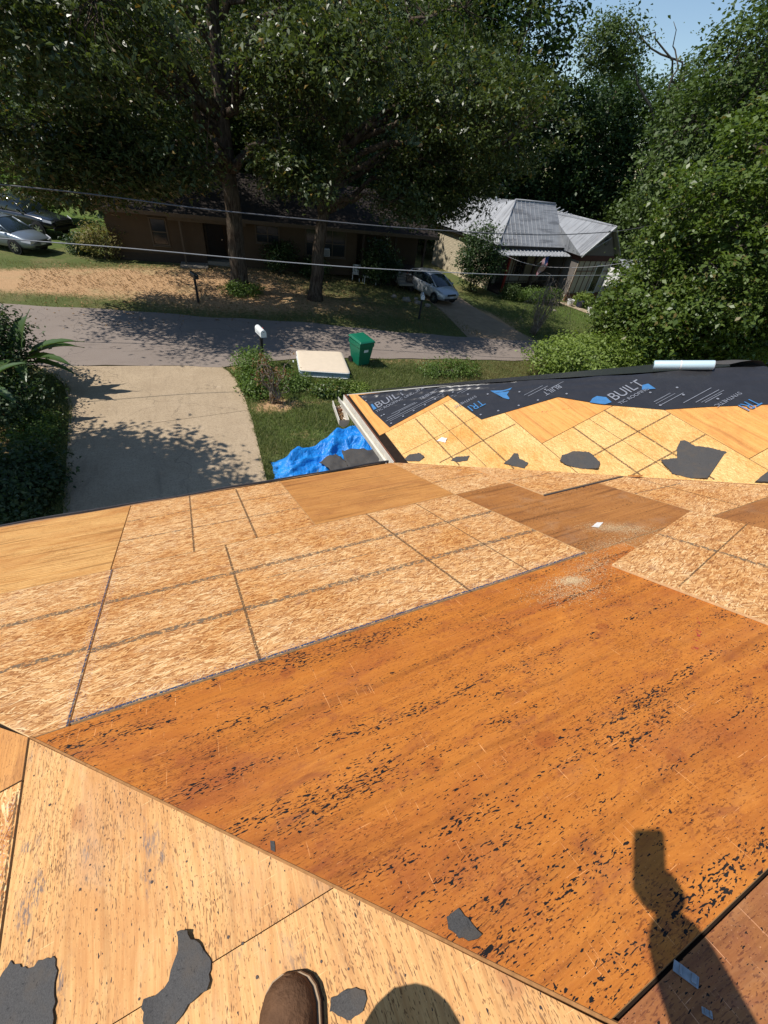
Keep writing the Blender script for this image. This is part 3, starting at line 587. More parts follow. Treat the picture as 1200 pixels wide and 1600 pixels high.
lay('felt_scrap', 'left', [(-.259, .168), (-.238, .161), (-.235, .142), (-.217, .127), (-.197, .09), (-.211, .05), (-.234, .049), (-.251, .043), (-.269, .037), (-.283, .029), (-.316, .034), (-.339, .054), (-.338, .092), (-.313, .091), (-.296, .093), (-.286, .114), (-.27, .134)], 'scrap', 'long dark torn felt scrap left of the boot', 'felt scrap', group=G1, seed=3, curl=.016)
lay('felt_scrap', 'left', [(.025, -.066), (.044, -.067), (.061, -.071), (.086, -.083), (.085, -.096), (.075, -.105), (.049, -.109), (.034, -.097), (.016, -.081)], 'scrap', 'small dark felt scrap just right of the boot', 'felt scrap', group=G1, seed=4, rough=.004, curl=.006)
lay('felt_scrap', 'main', [(.279, -.059), (.312, -.06), (.328, -.112), (.305, -.112), (.284, -.096), (.273, -.075)], 'scrap', 'small dark felt scrap on brown plywood by the hip', 'felt scrap', group=G1, seed=5, rough=.004, curl=.006)
lay('felt_scrap', 'main', [(-.033, .236), (-.024, .23), (-.026, .208), (-.036, .216)], 'scrap', 'tiny blue-grey chip beside the hip edge', 'felt scrap', group=G1, seed=6, rough=.001, th=.001)
lay('felt_scrap', 'wing', [(1.925, 2.999), (1.993, 3.023), (2.08, 2.983), (2.091, 2.891), (2.028, 2.876), (1.944, 2.948)], 'scrap', 'dark felt scrap in the valley corner next to the gutter', 'felt scrap', group=G1, seed=7, curl=.03)
lay('felt_scrap', 'wing', [(2.266, 2.683), (2.329, 2.697), (2.43, 2.621), (2.386, 2.581), (2.308, 2.625)], 'scrap', 'thin dark felt scrap along the valley, second from the gutter', 'felt scrap', group=G1, seed=8, curl=.012)
lay('felt_scrap', 'wing', [(2.615, 2.331), (2.698, 2.356), (2.756, 2.383), (2.782, 2.36), (2.757, 2.294), (2.783, 2.198), (2.72, 2.17)], 'scrap', 'pointed dark felt scrap along the valley, third from the gutter', 'felt scrap', group=G1, seed=9, curl=.012)
lay('felt_scrap', 'wing', [(2.987, 2.045), (3.05, 2.095), (3.147, 2.075), (3.238, 1.984), (3.24, 1.93), (3.214, 1.821), (3.155, 1.773), (3.06, 1.882), (3.001, 1.971)], 'scrap', 'roundish dark felt scrap at the valley below the printed underlayment', 'felt scrap', group=G1, seed=10, curl=.03)
lay('felt_scrap', 'wing', [(3.565, 1.551), (3.633, 1.531), (3.687, 1.504), (3.752, 1.575), (3.839, 1.631), (3.866, 1.607), (3.872, 1.519), (3.938, 1.431), (3.986, 1.331), (3.869, 1.309), (3.701, 1.252), (3.671, 1.21), (3.60, 1.285), (3.535, 1.399)], 'scrap', 'largest dark torn felt piece on the pale wing sheets', 'felt scrap', group=G1, seed=11, curl=.04)
lay('felt_scrap', 'wing', [(3.875, 1.0), (4.02, 1.02), (4.08, .99), (3.94, .94)], 'scrap', 'narrow dark strip at the valley on the right edge', 'felt scrap', group=G1, seed=12, th=.02)
lay('plywood_offcut', 'main', [(3.25, 1.56), (3.30, 1.50), (3.345, 1.50)], 'ply_mid', 'small triangular plywood offcut at the valley', 'offcut', lift=.015, th=.011, rough=0)
plain('paper', (.72, .68, .62), .7, .2, .2, 60)
lay('paper_scrap', 'wing', [(2.29, 3.02), (2.357, 3.033), (2.396, 2.983), (2.35, 2.94), (2.33, 2.98)], 'paper', 'crumpled white scrap on the pale wing sheet', 'scrap', curl=.03, seed=21, rough=.004)
lay('paper_scrap', 'main', [(2.17, 1.06), (2.26, 1.09), (2.29, 1.07), (2.2, 1.035)], 'paper', 'white sliver on weathered plywood beside the sawdust', 'scrap', curl=.006, seed=22, rough=.002)
# loose OSB sheets on top of the deck
o = sheet('osb_sheet', 'main', [(1.851, .701), (2.907, .91), (3.14, -.25), (2.085, -.46)], 'osb', lift=.0125, parent=None); tag(o, 'loose OSB sheet lying askew on the plywood at the right edge', 'board')
for a, b, wd, mt in (((1.99, .735 - .72), (2.0, .0), .0, None),):
    pass
strip(o, 'main', (2.40, .80), (2.53, .05), .03, 'mark_grey'); strip(o, 'main', (1.93, .43), (2.98, .64), .008, 'mark_thin')
o = sheet('osb_sheet', 'main', [(2.352, 2.47), (2.352, 1.605), (3.37, 1.60), (3.24, 1.60)], 'osb', lift=.0125, parent=None) if False else sheet('osb_sheet', 'main', [(2.352, 2.475), (2.352, 1.605), (3.225, 1.602)], 'osb', lift=.0125, parent=None)
tag(o, 'triangular OSB piece lapped over the deck at the valley', 'board'); strip(o, 'main', (2.36, 1.98), (2.82, 1.95), .012, 'mark_grey')
db = MB(); db.tube([(2.352, 1.598, zmain(1.598) + .004), (3.24, 1.594, zmain(1.594) + .004)], .006, 5); o2 = db.build('batten', M['drip'], None)  # dark tube drawn for the lapped sheet's visible edge thickness, no separate part
tag(o2, 'dark line marking the thickness of the lapped OSB edge at the valley', 'strip')
# metal clips
plain('zinc', (.30, .33, .35), .6, .4, .3, 60, .3)
for pl, x, y, a, l, wd, lb in (('main', .640, -.312, -65, .040, .020, 'bent grey metal clip bridging the gap between brown sheets'), ('main', .623, -.355, -55, .016, .010, 'small grey metal clip on the purplish sheet')):
    b = MB(); b.prism([(-l / 2, -wd / 2), (l / 2, -wd / 2), (l / 2, wd / 2), (-l / 2, wd / 2)], 0, .002); b.box((l * .3, 0, .004), (l * .2, wd * .8, .005)); b.box((-l * .2, 0, .003), (l * .12, wd * .9, .003))
    o = b.build('metal_clip', M['zinc'], None, bevel=.0008); u_, v_ = puv(pl, x, y); o.matrix_basis = pmat(pl, .0012) @ Matrix.Translation((u_, v_, 0)) @ Matrix.Rotation(R(a), 4, 'Z'); tag(o, lb, 'clip', 'metal clips')
# sawdust and nails
def flakes(name, pl, spots, n, size, mat, seed):
    g = np.random.default_rng(seed); V = []
    m4 = np.array(pmat(pl, .0016)); per = n // len(spots)
    for (x, y, sx, sy, an) in spots:
        u0, v0 = puv(pl, x, y); p = g.normal(0, 1, (per, 2)) * (sx, sy); a = R(an)
        p = np.stack([p[:, 0] * math.cos(a) - p[:, 1] * math.sin(a) + u0, p[:, 0] * math.sin(a) + p[:, 1] * math.cos(a) + v0], 1)
        t = g.uniform(0, 6.28, per); l = size * g.uniform(.4, 1.3, per); ww = l * g.uniform(.2, .5, per); z = g.uniform(0, .0015, per)
        d = np.stack([np.cos(t), np.sin(t)], 1); e = np.stack([-np.sin(t), np.cos(t)], 1)
        for sa, sb in ((-1, -1), (1, -1), (1, 1), (-1, 1)): V.append(np.concatenate([p + d * l[:, None] * sa / 2 + e * ww[:, None] * sb / 2, z[:, None]], 1))
    V = [np.stack(V[i:i + 4], 1).reshape(-1, 3) for i in range(0, len(V), 4)]; V = np.concatenate(V)
    V = V @ m4[:3, :3].T + m4[:3, 3]
    return quads_np(name, V, 4, M[mat])
plain('sawdust', (.74, .55, .31), .95, .05, .1, 50)
o = flakes('sawdust', 'main', [(1.56, .70, .045, .022, -20), (1.46, .65, .10, .05, -15), (2.33, .93, .11, .035, -35), (2.26, 1.02, .09, .04, -30), (1.75, .74, .12, .05, 10), (2.1, .86, .16, .05, 0)], 9000, .0042, 'sawdust', 5)
tag(o, 'pale sawdust scattered beside the OSB sheets', 'sawdust', kind='stuff')
nl = MB(); g = np.random.default_rng(3)
plain('nail', (.05, .035, .03), .6, .4, .3, 90, .3)
for i in range(70):
    x = g.uniform(-.66, .12); y = g.uniform(-.3, .75)
    if x + y > .10: continue
    u_, v_ = puv('left', x, y); a0 = g.uniform(0, 6); rr = g.uniform(.0018, .0038); nl.add([Vector(PL['left'][0]) + PL['left'][1] * (u_ + rr * math.cos(t)) + PL['left'][2] * (v_ + rr * math.sin(t)) + PL['left'][1].cross(PL['left'][2]) * .0015 for t in np.linspace(0, 6.283, 8)[:-1]], [tuple(range(7))])
o = nl.build('nail_heads', M['nail'], house); o['kind'] = 'stuff'
# roll of underlayment on the ridge
rr = .043; roll = empty('underlayment_roll', (0, 0, 0)); tag(roll, 'pale blue roll of underlayment lying on the black hip', 'roll')
A = Vector((4.37, 2.51, zwing(4.37) + .058)); B = Vector((4.69, 2.15, zwing(4.69) + .060)); 
plain('wrap', (.50, .66, .72), .4, .4, .06, 12); plain('wrap_white', (.74, .76, .76), .5, .3, .1, 14); plain('hole', (.02, .02, .02), .9, .1)
def ring_tube(a, b, r0, r1, n=28):
    d = (b - a).normalized(); p = d.orthogonal().normalized(); q = d.cross(p); bld = MB(); rings = []
    for c, r in ((a, r1), (a, r0 * .97), (a + d * .006, r0), (b - d * .006, r0), (b, r0 * .97), (b, r1)): rings.append([c + (p * math.cos(t) + q * math.sin(t)) * r for t in (2 * math.pi * k / n for k in range(n))])
    bld.loft(rings, True, False); return bld, d
b_, d = ring_tube(A, B, rr, .018); b_.build('wrapper', M['wrap'], roll, smooth=True)
b_, d = ring_tube(A.lerp(B, .44), A.lerp(B, .47), rr + .0012, rr); b_.build('tape_band', M['wrap_white'], roll, smooth=True)
b_, d = ring_tube(B - d * .002, B + d * .004, rr * .98, .019); b_.build('roll_end', M['wrap_white'], roll, smooth=True)
b_, d = ring_tube(A + d * .01, B - d * .004, .020, .012); b_.build('core', M['hole'], roll, smooth=True)
# loose flap of felt beyond the roll
fl = MB(); n, m = 12, 6
vv = []
for i in range(n):
    for j in range(m):
        s_, t_ = i / (n - 1), j / (m - 1); x = 4.80 + .75 * s_; y = 2.08 - .50 * s_ + .25 * t_; zb = RZ + .012 if True else 0
        vv.append((x, y, (zwing(x) if x < 5 else RZ - .42 * (x - 5)) + .045 - .12 * t_ + .025 * math.sin(5 * s_ + 2 * t_) * t_ + .015 * math.sin(11 * s_)))
fl.add(vv, [(i * m + j, i * m + j + 1, (i + 1) * m + j + 1, (i + 1) * m + j) for i in range(n - 1) for j in range(m - 1)])
o = fl.build('felt_flap', M['scrap'], None, smooth=True); tag(o, 'loose crumpled black felt flap right of the pale blue roll', 'felt')
# broken gutter length hanging off the wing corner
gs = empty('gutter_section', (0, 0, 0)); tag(gs, 'broken cream gutter end full of dead leaves beside the wing corner', 'gutter')
prof2 = [(-.065, .05), (-.06, -.03), (-.03, -.055), (.03, -.055), (.06, -.03), (.065, .05), (.055, .05), (.05, -.024), (.027, -.045), (-.027, -.045), (-.05, -.024), (-.055, .05)]
ga, gb_ = Vector((1.77, 4.62, 4.36)), Vector((1.72, 4.22, 4.31)); gd = (gb_ - ga).normalized(); gx = gd.cross(Vector((0, 0, 1))).normalized(); gu = gx.cross(gd)
b = MB(); b.loft([[c + gx * p[0] + gu * p[1] for p in prof2] for c in (ga, ga.lerp(gb_, .5), gb_)]); b.build('channel', M['gutter'], gs)
b = MB(); b.add([gb_ + gx * .066 * math.cos(t) + gu * (.045 + .1 * min(0, math.sin(t))) for t in np.linspace(0, -math.pi, 12)] + [gb_ + gd * .012 + gx * .066 * math.cos(t) + gu * (.045 + .1 * min(0, math.sin(t))) for t in np.linspace(0, -math.pi, 12)], [tuple(range(12)), tuple(range(23, 11, -1))] + [(i, i + 1, i + 13, i + 12) for i in range(11)]); b.build('end_cap', M['gutter'], gs)
g = np.random.default_rng(8); V = []
for i in range(260):
    c = ga.lerp(gb_, g.uniform(.02, .95)) + gx * g.uniform(-.04, .04) + gu * g.uniform(-.04, .0); a = Vector(g.normal(0, 1, 3)).normalized() * .014; bb = Vector(g.normal(0, 1, 3)).normalized() * .009; V += [c - a, c - bb, c + a, c + bb]
o = quads_np('dead_leaves', np.array([tuple(p) for p in V]), 4, M['litter'], gs); o['kind'] = 'stuff'
b = MB(); b.span((1.70, 4.50, 4.30), (1.86, 4.54, 4.33)); b.build('bracket', M['rust'], gs)

# ------------------------------------------------------------------ photographer (boot in view, the rest behind the camera, casting the shadow)
def c2w(dx, dy, dz): return Vector((dx, dy, 7 + dz))
def skin_body(name, joints, edges, mat, parent, sub=2, root=0):
    me = bpy.data.meshes.new(name); me.from_pydata([tuple(j[0]) for j in joints], edges, []); me.update()
    o = link_mesh(name, me, mat, parent)
    sk = o.modifiers.new('skin', 'SKIN'); sk.use_smooth_shade = True
    if not me.skin_vertices:
        bm = bmesh.new(); bm.from_mesh(me); bm.verts.layers.skin.verify(); bm.to_mesh(me); bm.free()
    for i, j in enumerate(joints):
        sv = me.skin_vertices[0].data[i]; r = j[1] if isinstance(j[1], tuple) else (j[1], j[1]); sv.radius = r; sv.use_root = (i == root)
    b = o.modifiers.new('sub', 'SUBSURF'); b.levels = sub; b.render_levels = sub
    return o
plain('trouser', (.045, .055, .075), .9, .1, .2, 30); plain('shirt', (.10, .11, .10), .9, .1, .1, 20); plain('skin', (.45, .26, .18), .55, .3, .06, 30); plain('hair', (.03, .022, .016), .8, .2); plain('red_lip', (.30, .12, .10), .5, .3)
plain('boot_leather', (.12, .06, .03), .8, .2, .32, 42, bump=.5); plain('boot_sole', (.028, .022, .02), .8, .2); plain('boot_welt', (.34, .24, .15), .7, .3, .2, 60)
person = empty('person', c2w(-.08, -.15, -1.31)); tag(person, 'person in brown leather boots crouching on the hip with a phone', 'person')
ppos = person.location.copy()
def J(dx, dy, dz, r): return (c2w(dx, dy, dz) - ppos, r)
jn = [J(-.16, -.52, -.80, (.15, .13)), J(-.15, -.55, -.62, (.15, .12)), J(-.12, -.57, -.40, (.16, .12)), J(-.11, -.55, -.20, (.16, .11)), J(-.11, -.53, -.05, (.06, .06)), J(-.10, -.47, .08, (.085, .095)), J(-.10, -.46, .19, (.075, .085)),
      J(-.20, -.42, -.76, .09), J(-.125, -.100, -.80, .085), J(-.105, -.17, -1.05, .055), J(-.095, -.185, -1.20, .045),
      J(-.04, -.55, -.80, .09), J(.14, -.36, -.70, .068), J(.16, -.55, -.92, .052), J(.17, -.62, -1.00, .042),
      J(.07, -.56, -.17, .065), J(.09, -.40, -.34, .085), J(.022, -.23, -.19, .072), J(.000, -.135, -.11, .060),
      J(-.29, -.54, -.17, .065), J(-.36, -.42, -.42, .048), J(-.24, -.28, -.62, .036), J(-.20, -.22, -.70, .027)]
ed = [(0, 1), (1, 2), (2, 3), (3, 4), (4, 5), (5, 6), (0, 7), (7, 8), (8, 9), (9, 10), (0, 11), (11, 12), (12, 13), (13, 14), (3, 15), (15, 16), (16, 17), (17, 18), (3, 19), (19, 20), (20, 21), (21, 22)]
bo = skin_body('body', jn, ed, M['trouser'], person)
bpy.context.view_layer.update()
bme = bpy.data.meshes.new_from_object(bo.evaluated_get(bpy.context.evaluated_depsgraph_get())); bo.modifiers.clear(); bo.data = bme
bme.materials.clear()
for k_ in ('trouser', 'shirt', 'skin'): bme.materials.append(M[k_])
for f_ in bme.polygons:
    z_ = f_.center.z + ppos.z - 7; y_ = f_.center.y + ppos.y
    f_.material_index = 2 if (z_ > -.10 and y_ > -.60 and abs(f_.center.x + ppos.x + .105) < .10) else (1 if (z_ > -.66 and (y_ < -.46 or z_ > -.5) and not (y_ > -.30 and z_ < -.55)) else 0)
    f_.use_smooth = True
hc = c2w(-.10, -.455, .15) - ppos
bm = bmesh.new(); bmesh.ops.create_uvsphere(bm, u_segments=24, v_segments=14, radius=.112)
for v in list(bm.verts):
    if v.co.z < -.01 + .55 * v.co.y * 1.0: bm.verts.remove(v)
for v in bm.verts: v.co = Vector((v.co.x * .92, v.co.y * 1.05, v.co.z * 1.15))
me = bpy.data.meshes.new('hair'); bm.to_mesh(me); bm.free(); hr0 = link_mesh('hair', me, M['hair'], person); hr0.location = hc
sm = hr0.modifiers.new('s', 'SOLIDIFY'); sm.thickness = .012
b = MB(); b.loft([[(x, .085 + dy, z) for x, z in ((-.012, -.02), (.012, -.02), (.005, .03), (-.005, .03))] for dy in (0, .012)] + [[(x, .115, z) for x, z in ((-.008, -.018), (.008, -.018), (.003, 0), (-.003, 0))]]); o = b.build('nose', M['skin'], person, subsurf=1); o.location = hc
for s_ in (-1, 1):
    bm = bmesh.new(); bmesh.ops.create_uvsphere(bm, u_segments=10, v_segments=8, radius=.012); me = bpy.data.meshes.new('eye'); bm.to_mesh(me); bm.free(); o = link_mesh('eye', me, M['hair'], person); o.location = hc + Vector((s_ * .033, .082, .02))
    b = MB(); b.tube([(s_ * .085, -.01, -.03), (s_ * .097, -.012, 0), (s_ * .088, -.01, .03)], [.008, .016, .010], 8); o = b.build('ear', M['skin'], person, smooth=True); o.location = hc
b = MB(); b.box((0, .088, -.058), (.045, .01, .01)); o = b.build('mouth', M['red_lip'], person, bevel=.003); o.location = hc
# right hand holding the phone: palm and five fingers
def hand(name, pts):
    for i, ch in enumerate(pts):
        skin_body(name if i == 0 else 'finger', [J(*p) for p in ch], [(k, k + 1) for k in range(len(ch) - 1)], M['skin'], person, 2)
hand('palm', [[(.000, -.125, -.10, .055), (.002, -.095, -.08, .050), (.004, -.065, -.064, .038)],
              [(.020, -.060, -.050, .009), (.046, -.045, -.040, .009), (.046, -.028, -.022, .008)], [(.014, -.055, -.062, .009), (.040, -.040, -.058, .009), (.042, -.022, -.040, .008)],
              [(.008, -.055, -.074, .009), (.034, -.042, -.076, .009), (.038, -.025, -.060, .008)], [(.004, -.062, -.088, .008), (.026, -.052, -.094, .008), (.031, -.036, -.084, .007)],
              [(-.010, -.075, -.068, .011), (-.034, -.058, -.048, .010), (-.040, -.036, -.024, .009)]])
# boots
def boot(toe, heel, plane_z, name='boot'):
    t, h = Vector(toe), Vector(heel); ax = (t - h); L = ax.length; ax.normalize()
    up = Vector((-SN, 0, CS)) if plane_z == 'left' else Vector((0, SN, CS)); sd_ = ax.cross(up).normalized(); up = sd_.cross(ax).normalized()
    st = [(0, .030, .10), (.08, .039, .115), (.3, .040, .12), (.45, .042, .10), (.58, .050, .078), (.72, .056, .066), (.84, .055, .058), (.92, .047, .050), (.97, .034, .040), (1.0, .014, .026)]
    st2 = []
    for (p0, p1) in zip(st[:-1], st[1:]):
        for k in range(3): st2.append(tuple(a + (b - a) * k / 3 for a, b in zip(p0, p1)))
    st = st2 + [st[-1]]
    rings = []; sole = []; welt = []
    for s_, wd, ht in st:
        c = h + ax * (L * s_)
        rings.append([c + sd_ * (wd * math.cos(a)) * (1 if math.sin(a) < .6 else .98) + up * (.022 + ht * max(0, math.sin(a)) ** .62) for a in np.linspace(0, math.pi, 15)])
        sole.append([c + sd_ * x * (wd + .005) + up * z for x, z in ((1, 0), (1, .020), (-1, .020), (-1, 0))])
        welt.append([c + sd_ * x * (wd + .0065) + up * z for x, z in ((1, .017), (1, .0245), (-1, .0245), (-1, .017))])
    tip = h + ax * (L * 1.004)
    b = MB(); b.loft(rings); b.loft([[p for p in r] for r in []] or [rings[-1], [p.lerp(tip + up * .024, .8) for p in rings[-1]]]); o = b.build(name, M['boot_leather'], person, smooth=True)
    b = MB(); b.loft(sole); s1 = b.build('boot_sole', M['boot_sole'], person); b = MB(); b.loft(welt); s2_ = b.build('boot_welt', M['boot_welt'], person)
    b = MB(); c0 = h + ax * (L * .17) + up * .10; b.tube([c0, c0 + Vector((0, 0, .05)), c0 + Vector((0, -.003, .11))], [.043, .042, .045], 12); s3 = b.build('boot_shaft', M['boot_leather'], person, smooth=True)
    for q in (o, s1, s2_, s3): q.location = -ppos
zl = lambda x: zleft(x) - 0.0
bx, by = -.034, .000
boot((bx, by, zl(bx) + .002), (bx - .075, by - .265, zl(bx - .075) + .002), 'left')
boot((.215, -.52, zmain(-.52) + .003), (.15, -.775, zmain(-.775) + .003), 'main')
# phone, just behind the lens
ph = empty('phone', CAM); tag(ph, 'dark phone held up in the right hand', 'phone'); ph.matrix_basis = CAMM.copy()
plain('phone_glass', (.02, .02, .022), .15, .5); plain('phone_body', (.05, .05, .055), .35, .5)
b = MB(); b.prism([(-.022 + x, .012 + y) for x, y in ((0, -.14), (.06, -.14), (.066, -.134), (.066, -.006), (.06, 0), (0, 0), (-.006, -.006), (-.006, -.134))], .006, .0135); b.build('phone_case', M['phone_body'], ph)
b = MB(); b.prism([(-.022 + x, .012 + y) for x, y in ((0, -.136), (.06, -.136), (.06, -.004), (0, -.004))], .0136, .0142); b.build('screen', M['phone_glass'], ph)

# ------------------------------------------------------------------ vegetation generators
def leaf_quads(cen, size, g, updown=.55, out=None, droop=.3, asp=.5, fold=.18):
    n = len(cen); nor = g.normal(0, 1, (n, 3)); nor[:, 2] = np.abs(nor[:, 2]) * 1.0 + updown
    if out is not None: nor += out * .5
    nor /= np.linalg.norm(nor, axis=1)[:, None]
    a = g.normal(0, 1, (n, 3)); a[:, 2] -= droop; a -= nor * (a * nor).sum(1)[:, None]; a /= np.linalg.norm(a, axis=1)[:, None] + 1e-9
    b = np.cross(nor, a); L = size * g.uniform(.42, 1.5, n)[:, None]; W_ = L * asp
    mid = cen + a * L * .08
    V = np.stack([cen - a * L * .5, mid + b * W_ * .5 + nor * L * fold, cen + a * L * .5, mid - b * W_ * .5 + nor * L * fold], 1)
    return V.reshape(-1, 3)
def ell(g, n, c, r, k=2.4, low=.35):
    d = g.normal(0, 1, (n * 2, 3)); d /= np.linalg.norm(d, axis=1)[:, None]; d = d[(d[:, 2] > -low) | (g.uniform(0, 1, n * 2) < .3)][:n]
    return np.array(c) + d * (g.uniform(.05, 1, len(d)) ** (1 / k))[:, None] * np.array(r)
def curve(p, q, g, lift=.15, wig=.08, n=6):
    p, q = np.array(p, float), np.array(q, float); L = np.linalg.norm(q - p); t = np.linspace(0, 1, n)[:, None]
    x = p + (q - p) * t; x[:, 2] += np.sin(t[:, 0] * math.pi) * L * lift; x[1:-1] += g.normal(0, L * wig * .5, (n - 2, 3)); return x
def tree(name, label, cat, base, trunk, tr, crowns, limbs, ncl, per, sig, leaf, mleaf, mbark, seed, group=None, asp=.5, twig=.012, flat=.6, explicit=(), k=2.4, low=.35, droop=.3, parts=True, bare=0.0):
    """trunk: local points, crowns: [(centre, radii, weight)]; clusters of leaves hang on twigs that grow from limbs"""
    g = np.random.default_rng(seed); root = empty(name, base); tag(root, label, cat, group)
    tp = np.array(trunk, float); b = MB()
    tt = np.linspace(0, 1, len(tp)); t2 = np.linspace(0, 1, len(tp) * 4)
    pts = np.stack([np.interp(t2, tt, tp[:, i]) for i in range(3)], 1); rad = np.interp(t2, [0, .05, .15, 1], [tr * 1.45, tr * 1.12, tr, tr * .45])
    pts[1:-1, :2] += g.normal(0, tr * .08, (len(pts) - 2, 2))
    b.tube(pts, rad, 10); b.build('trunk', mbark, root, smooth=True)
    samples = [pts[int(len(pts) * .45):]]; srad = [rad[int(len(pts) * .45):]]
    ends = []
    for (c, r, wgt) in crowns:
        for e in ell(g, max(1, int(limbs * wgt)), c, np.array(r) * .72, 3.5, low): ends.append(e)
    ends = [(None, e) for e in ends] + list(explicit)
    for st, e in ends:
        if st is None:
            zt = pts[:, 2]; hgt = max(zt.min() + .4 * (zt.max() - zt.min()), min(zt.max(), e[2] - .35 * np.linalg.norm(e[:2] - tp[-1, :2]) + .0)); i = int(np.argmin(np.abs(zt - hgt)))
            p0 = pts[i]; r0 = min(rad[i] * .62, tr * .5)
        else: p0 = np.array(st[:3]); r0 = st[3]
        cv = curve(p0, e, g, .12, .07, 8); rr_ = np.linspace(r0, max(.02, r0 * .18), 8); lb = MB(); lb.tube(cv, rr_, 6); lb.build('branch', mbark, root, smooth=True)
        samples.append(cv[2:]); srad.append(rr_[2:])
    SP = np.concatenate(samples); V = []; tw = MB()
    for (c, r, wgt) in crowns:
        for q in ell(g, int(ncl * wgt), c, r, k, low):
            xt = np.interp(q[2], pts[:, 2], pts[:, 0])
            if bare and q[1] < .3 and abs(q[0] - xt) < bare and g.uniform() < .85: continue
            d2 = ((SP - q) ** 2).sum(1) + .4 * np.maximum(0, SP[:, 2] - q[2]) ** 2; i = int(np.argmin(d2)); p0 = SP[i]
            if parts: cv = curve(p0, q, g, .08, .10, 4); tw.tube(cv, [twig * 2.2, twig * 1.6, twig, twig * .6], 4, False)
            n = int(per * g.uniform(.5, 1.5)); s3 = sig * g.uniform(.7, 1.3)
            cen = q + g.normal(0, 1, (n, 3)) * (s3, s3, s3 * flat); o_ = cen - np.array(c); o_ /= np.linalg.norm(o_, axis=1)[:, None] + 1e-6
            cn_ = g.normal(0, 1, 3); cn_[2] = abs(cn_[2]) + .3; cn_ /= np.linalg.norm(cn_)
            V.append(leaf_quads(cen, leaf * g.uniform(.8, 1.2), g, .4, o_ * .8 + cn_ * 1.4, droop, asp))
    if parts and tw.v: o = tw.build('twigs', mbark, root, smooth=True); o['kind'] = 'stuff'
    o = quads_np('crown', np.concatenate(V), 4, mleaf, root); o['kind'] = 'stuff'
    return root
def at(x, y, dz=0.0): return (x, y, gz(x) + dz)
# two oaks across the road
tree('oak_tree', 'tall oak with the thicker straight trunk in front of the dark house', 'tree', at(3.75, 25.1, -.05), [(0, 0, 0), (.05, .0, 3), (.0, -.1, 6), (.1, 0, 9), (.2, .1, 12.5)], .42,
     [((-1.6, 1.2, 11.0), (8.4, 6.0, 3.6), .30), ((-6.2, -4.4, 8.3), (6.0, 3.0, 2.2), .24), ((-6.4, -2.4, 5.4), (3.6, 2.4, 1.9), .15), ((-2.2, -3.2, 5.7), (1.9, 1.8, 1.0), .04), ((2.6, -4.0, 8.6), (2.6, 2.2, 1.6), .08), ((2.7, -2.2, 6.2), (2.0, 1.8, 1.0), .04), ((-4, 6, 8.2), (5.5, 4, 2.8), .16), ((-4.2, -3.2, 5.0), (2.8, 1.8, 1.2), .07), ((1.9, -3.4, 5.5), (1.5, 1.5, .9), .035)], 12, 680, 120, .46, .19, M['oak_leaf'], M['bark'], 11, 'old oaks across the road', asp=.42,
     explicit=[((0.0, -.1, 6.3, .24), np.array((-4.6, -2.2, 7.4))), ((.05, 0, 7.6, .24), np.array((3.4, -1.4, 10.6))), ((0, 0, 5.2, .18), np.array((-7.6, -1.5, 5.6))), ((0.05, 0, 7.0, .18), np.array((2.8, 1.5, 8.6))), ((0, -.1, 6.8, .2), np.array((-7.5, -4.4, 8.6))), ((0, -.1, 5.8, .10), np.array((-2.0, -3.2, 5.8)))], low=.9, droop=.8, flat=.45, k=2.0, bare=1.0)
tree('oak_tree', 'leaning forked oak with the thinner trunk, left of the small silver hatchback', 'tree', at(7.6, 24.0, -.05), [(0, 0, 0), (.15, 0, 2.4), (.65, .1, 4.8), (1.2, .1, 6.4), (2.0, .2, 9.0)], .33,
     [((2.8, .6, 10.6), (8.0, 5.4, 3.6), .30), ((6.6, -.2, 6.1), (3.2, 3.0, 2.3), .20), ((5.4, -3.8, 8.2), (5.4, 2.8, 2.0), .20), ((-.2, -4.0, 9.0), (3.4, 2.4, 1.6), .10), ((4.6, -2.2, 5.8), (2.0, 1.8, 1.4), .06), ((0, 6, 8.6), (5, 3.6, 2.8), .14), ((-.5, 9.5, 9.0), (5.5, 3, 2.2), .14), ((-1.5, -3.0, 5.6), (1.3, 1.4, .8), .03), ((3.6, -2.8, 5.2), (1.9, 1.6, 1.2), .05)], 11, 640, 120, .46, .19, M['oak_leaf'], M['bark'], 12, 'old oaks across the road', asp=.42,
     explicit=[((1.2, .1, 6.3, .2), np.array((5.4, -1.0, 8.6))), ((.7, .1, 5.0, .17), np.array((5.0, .5, 5.9))), ((1.6, .1, 7.6, .17), np.array((.2, -3.0, 10.5))), ((.9, .1, 5.6, .13), np.array((6.6, -.4, 6.6))), ((1.3, .1, 6.6, .15), np.array((7.5, -3.6, 8.4)))], low=.9, droop=.8, flat=.45, k=2.0, bare=1.0)
# tree standing out of the picture on the left, whose shade falls over the driveway
tree('shade_tree', 'leafy tree left of the driveway, shading its near end', 'tree', at(-8.4, 10.2, -.05), [(0, 0, 0), (.1, 0, 2), (.2, -.1, 4), (.3, 0, 6)], .2, [((.7, -.9, 6.2), (3.9, 3.2, 2.8), 1)], 9, 520, 90, .45, .2, M['dark_leaf'], M['bark'], 13, asp=.5, low=.9)
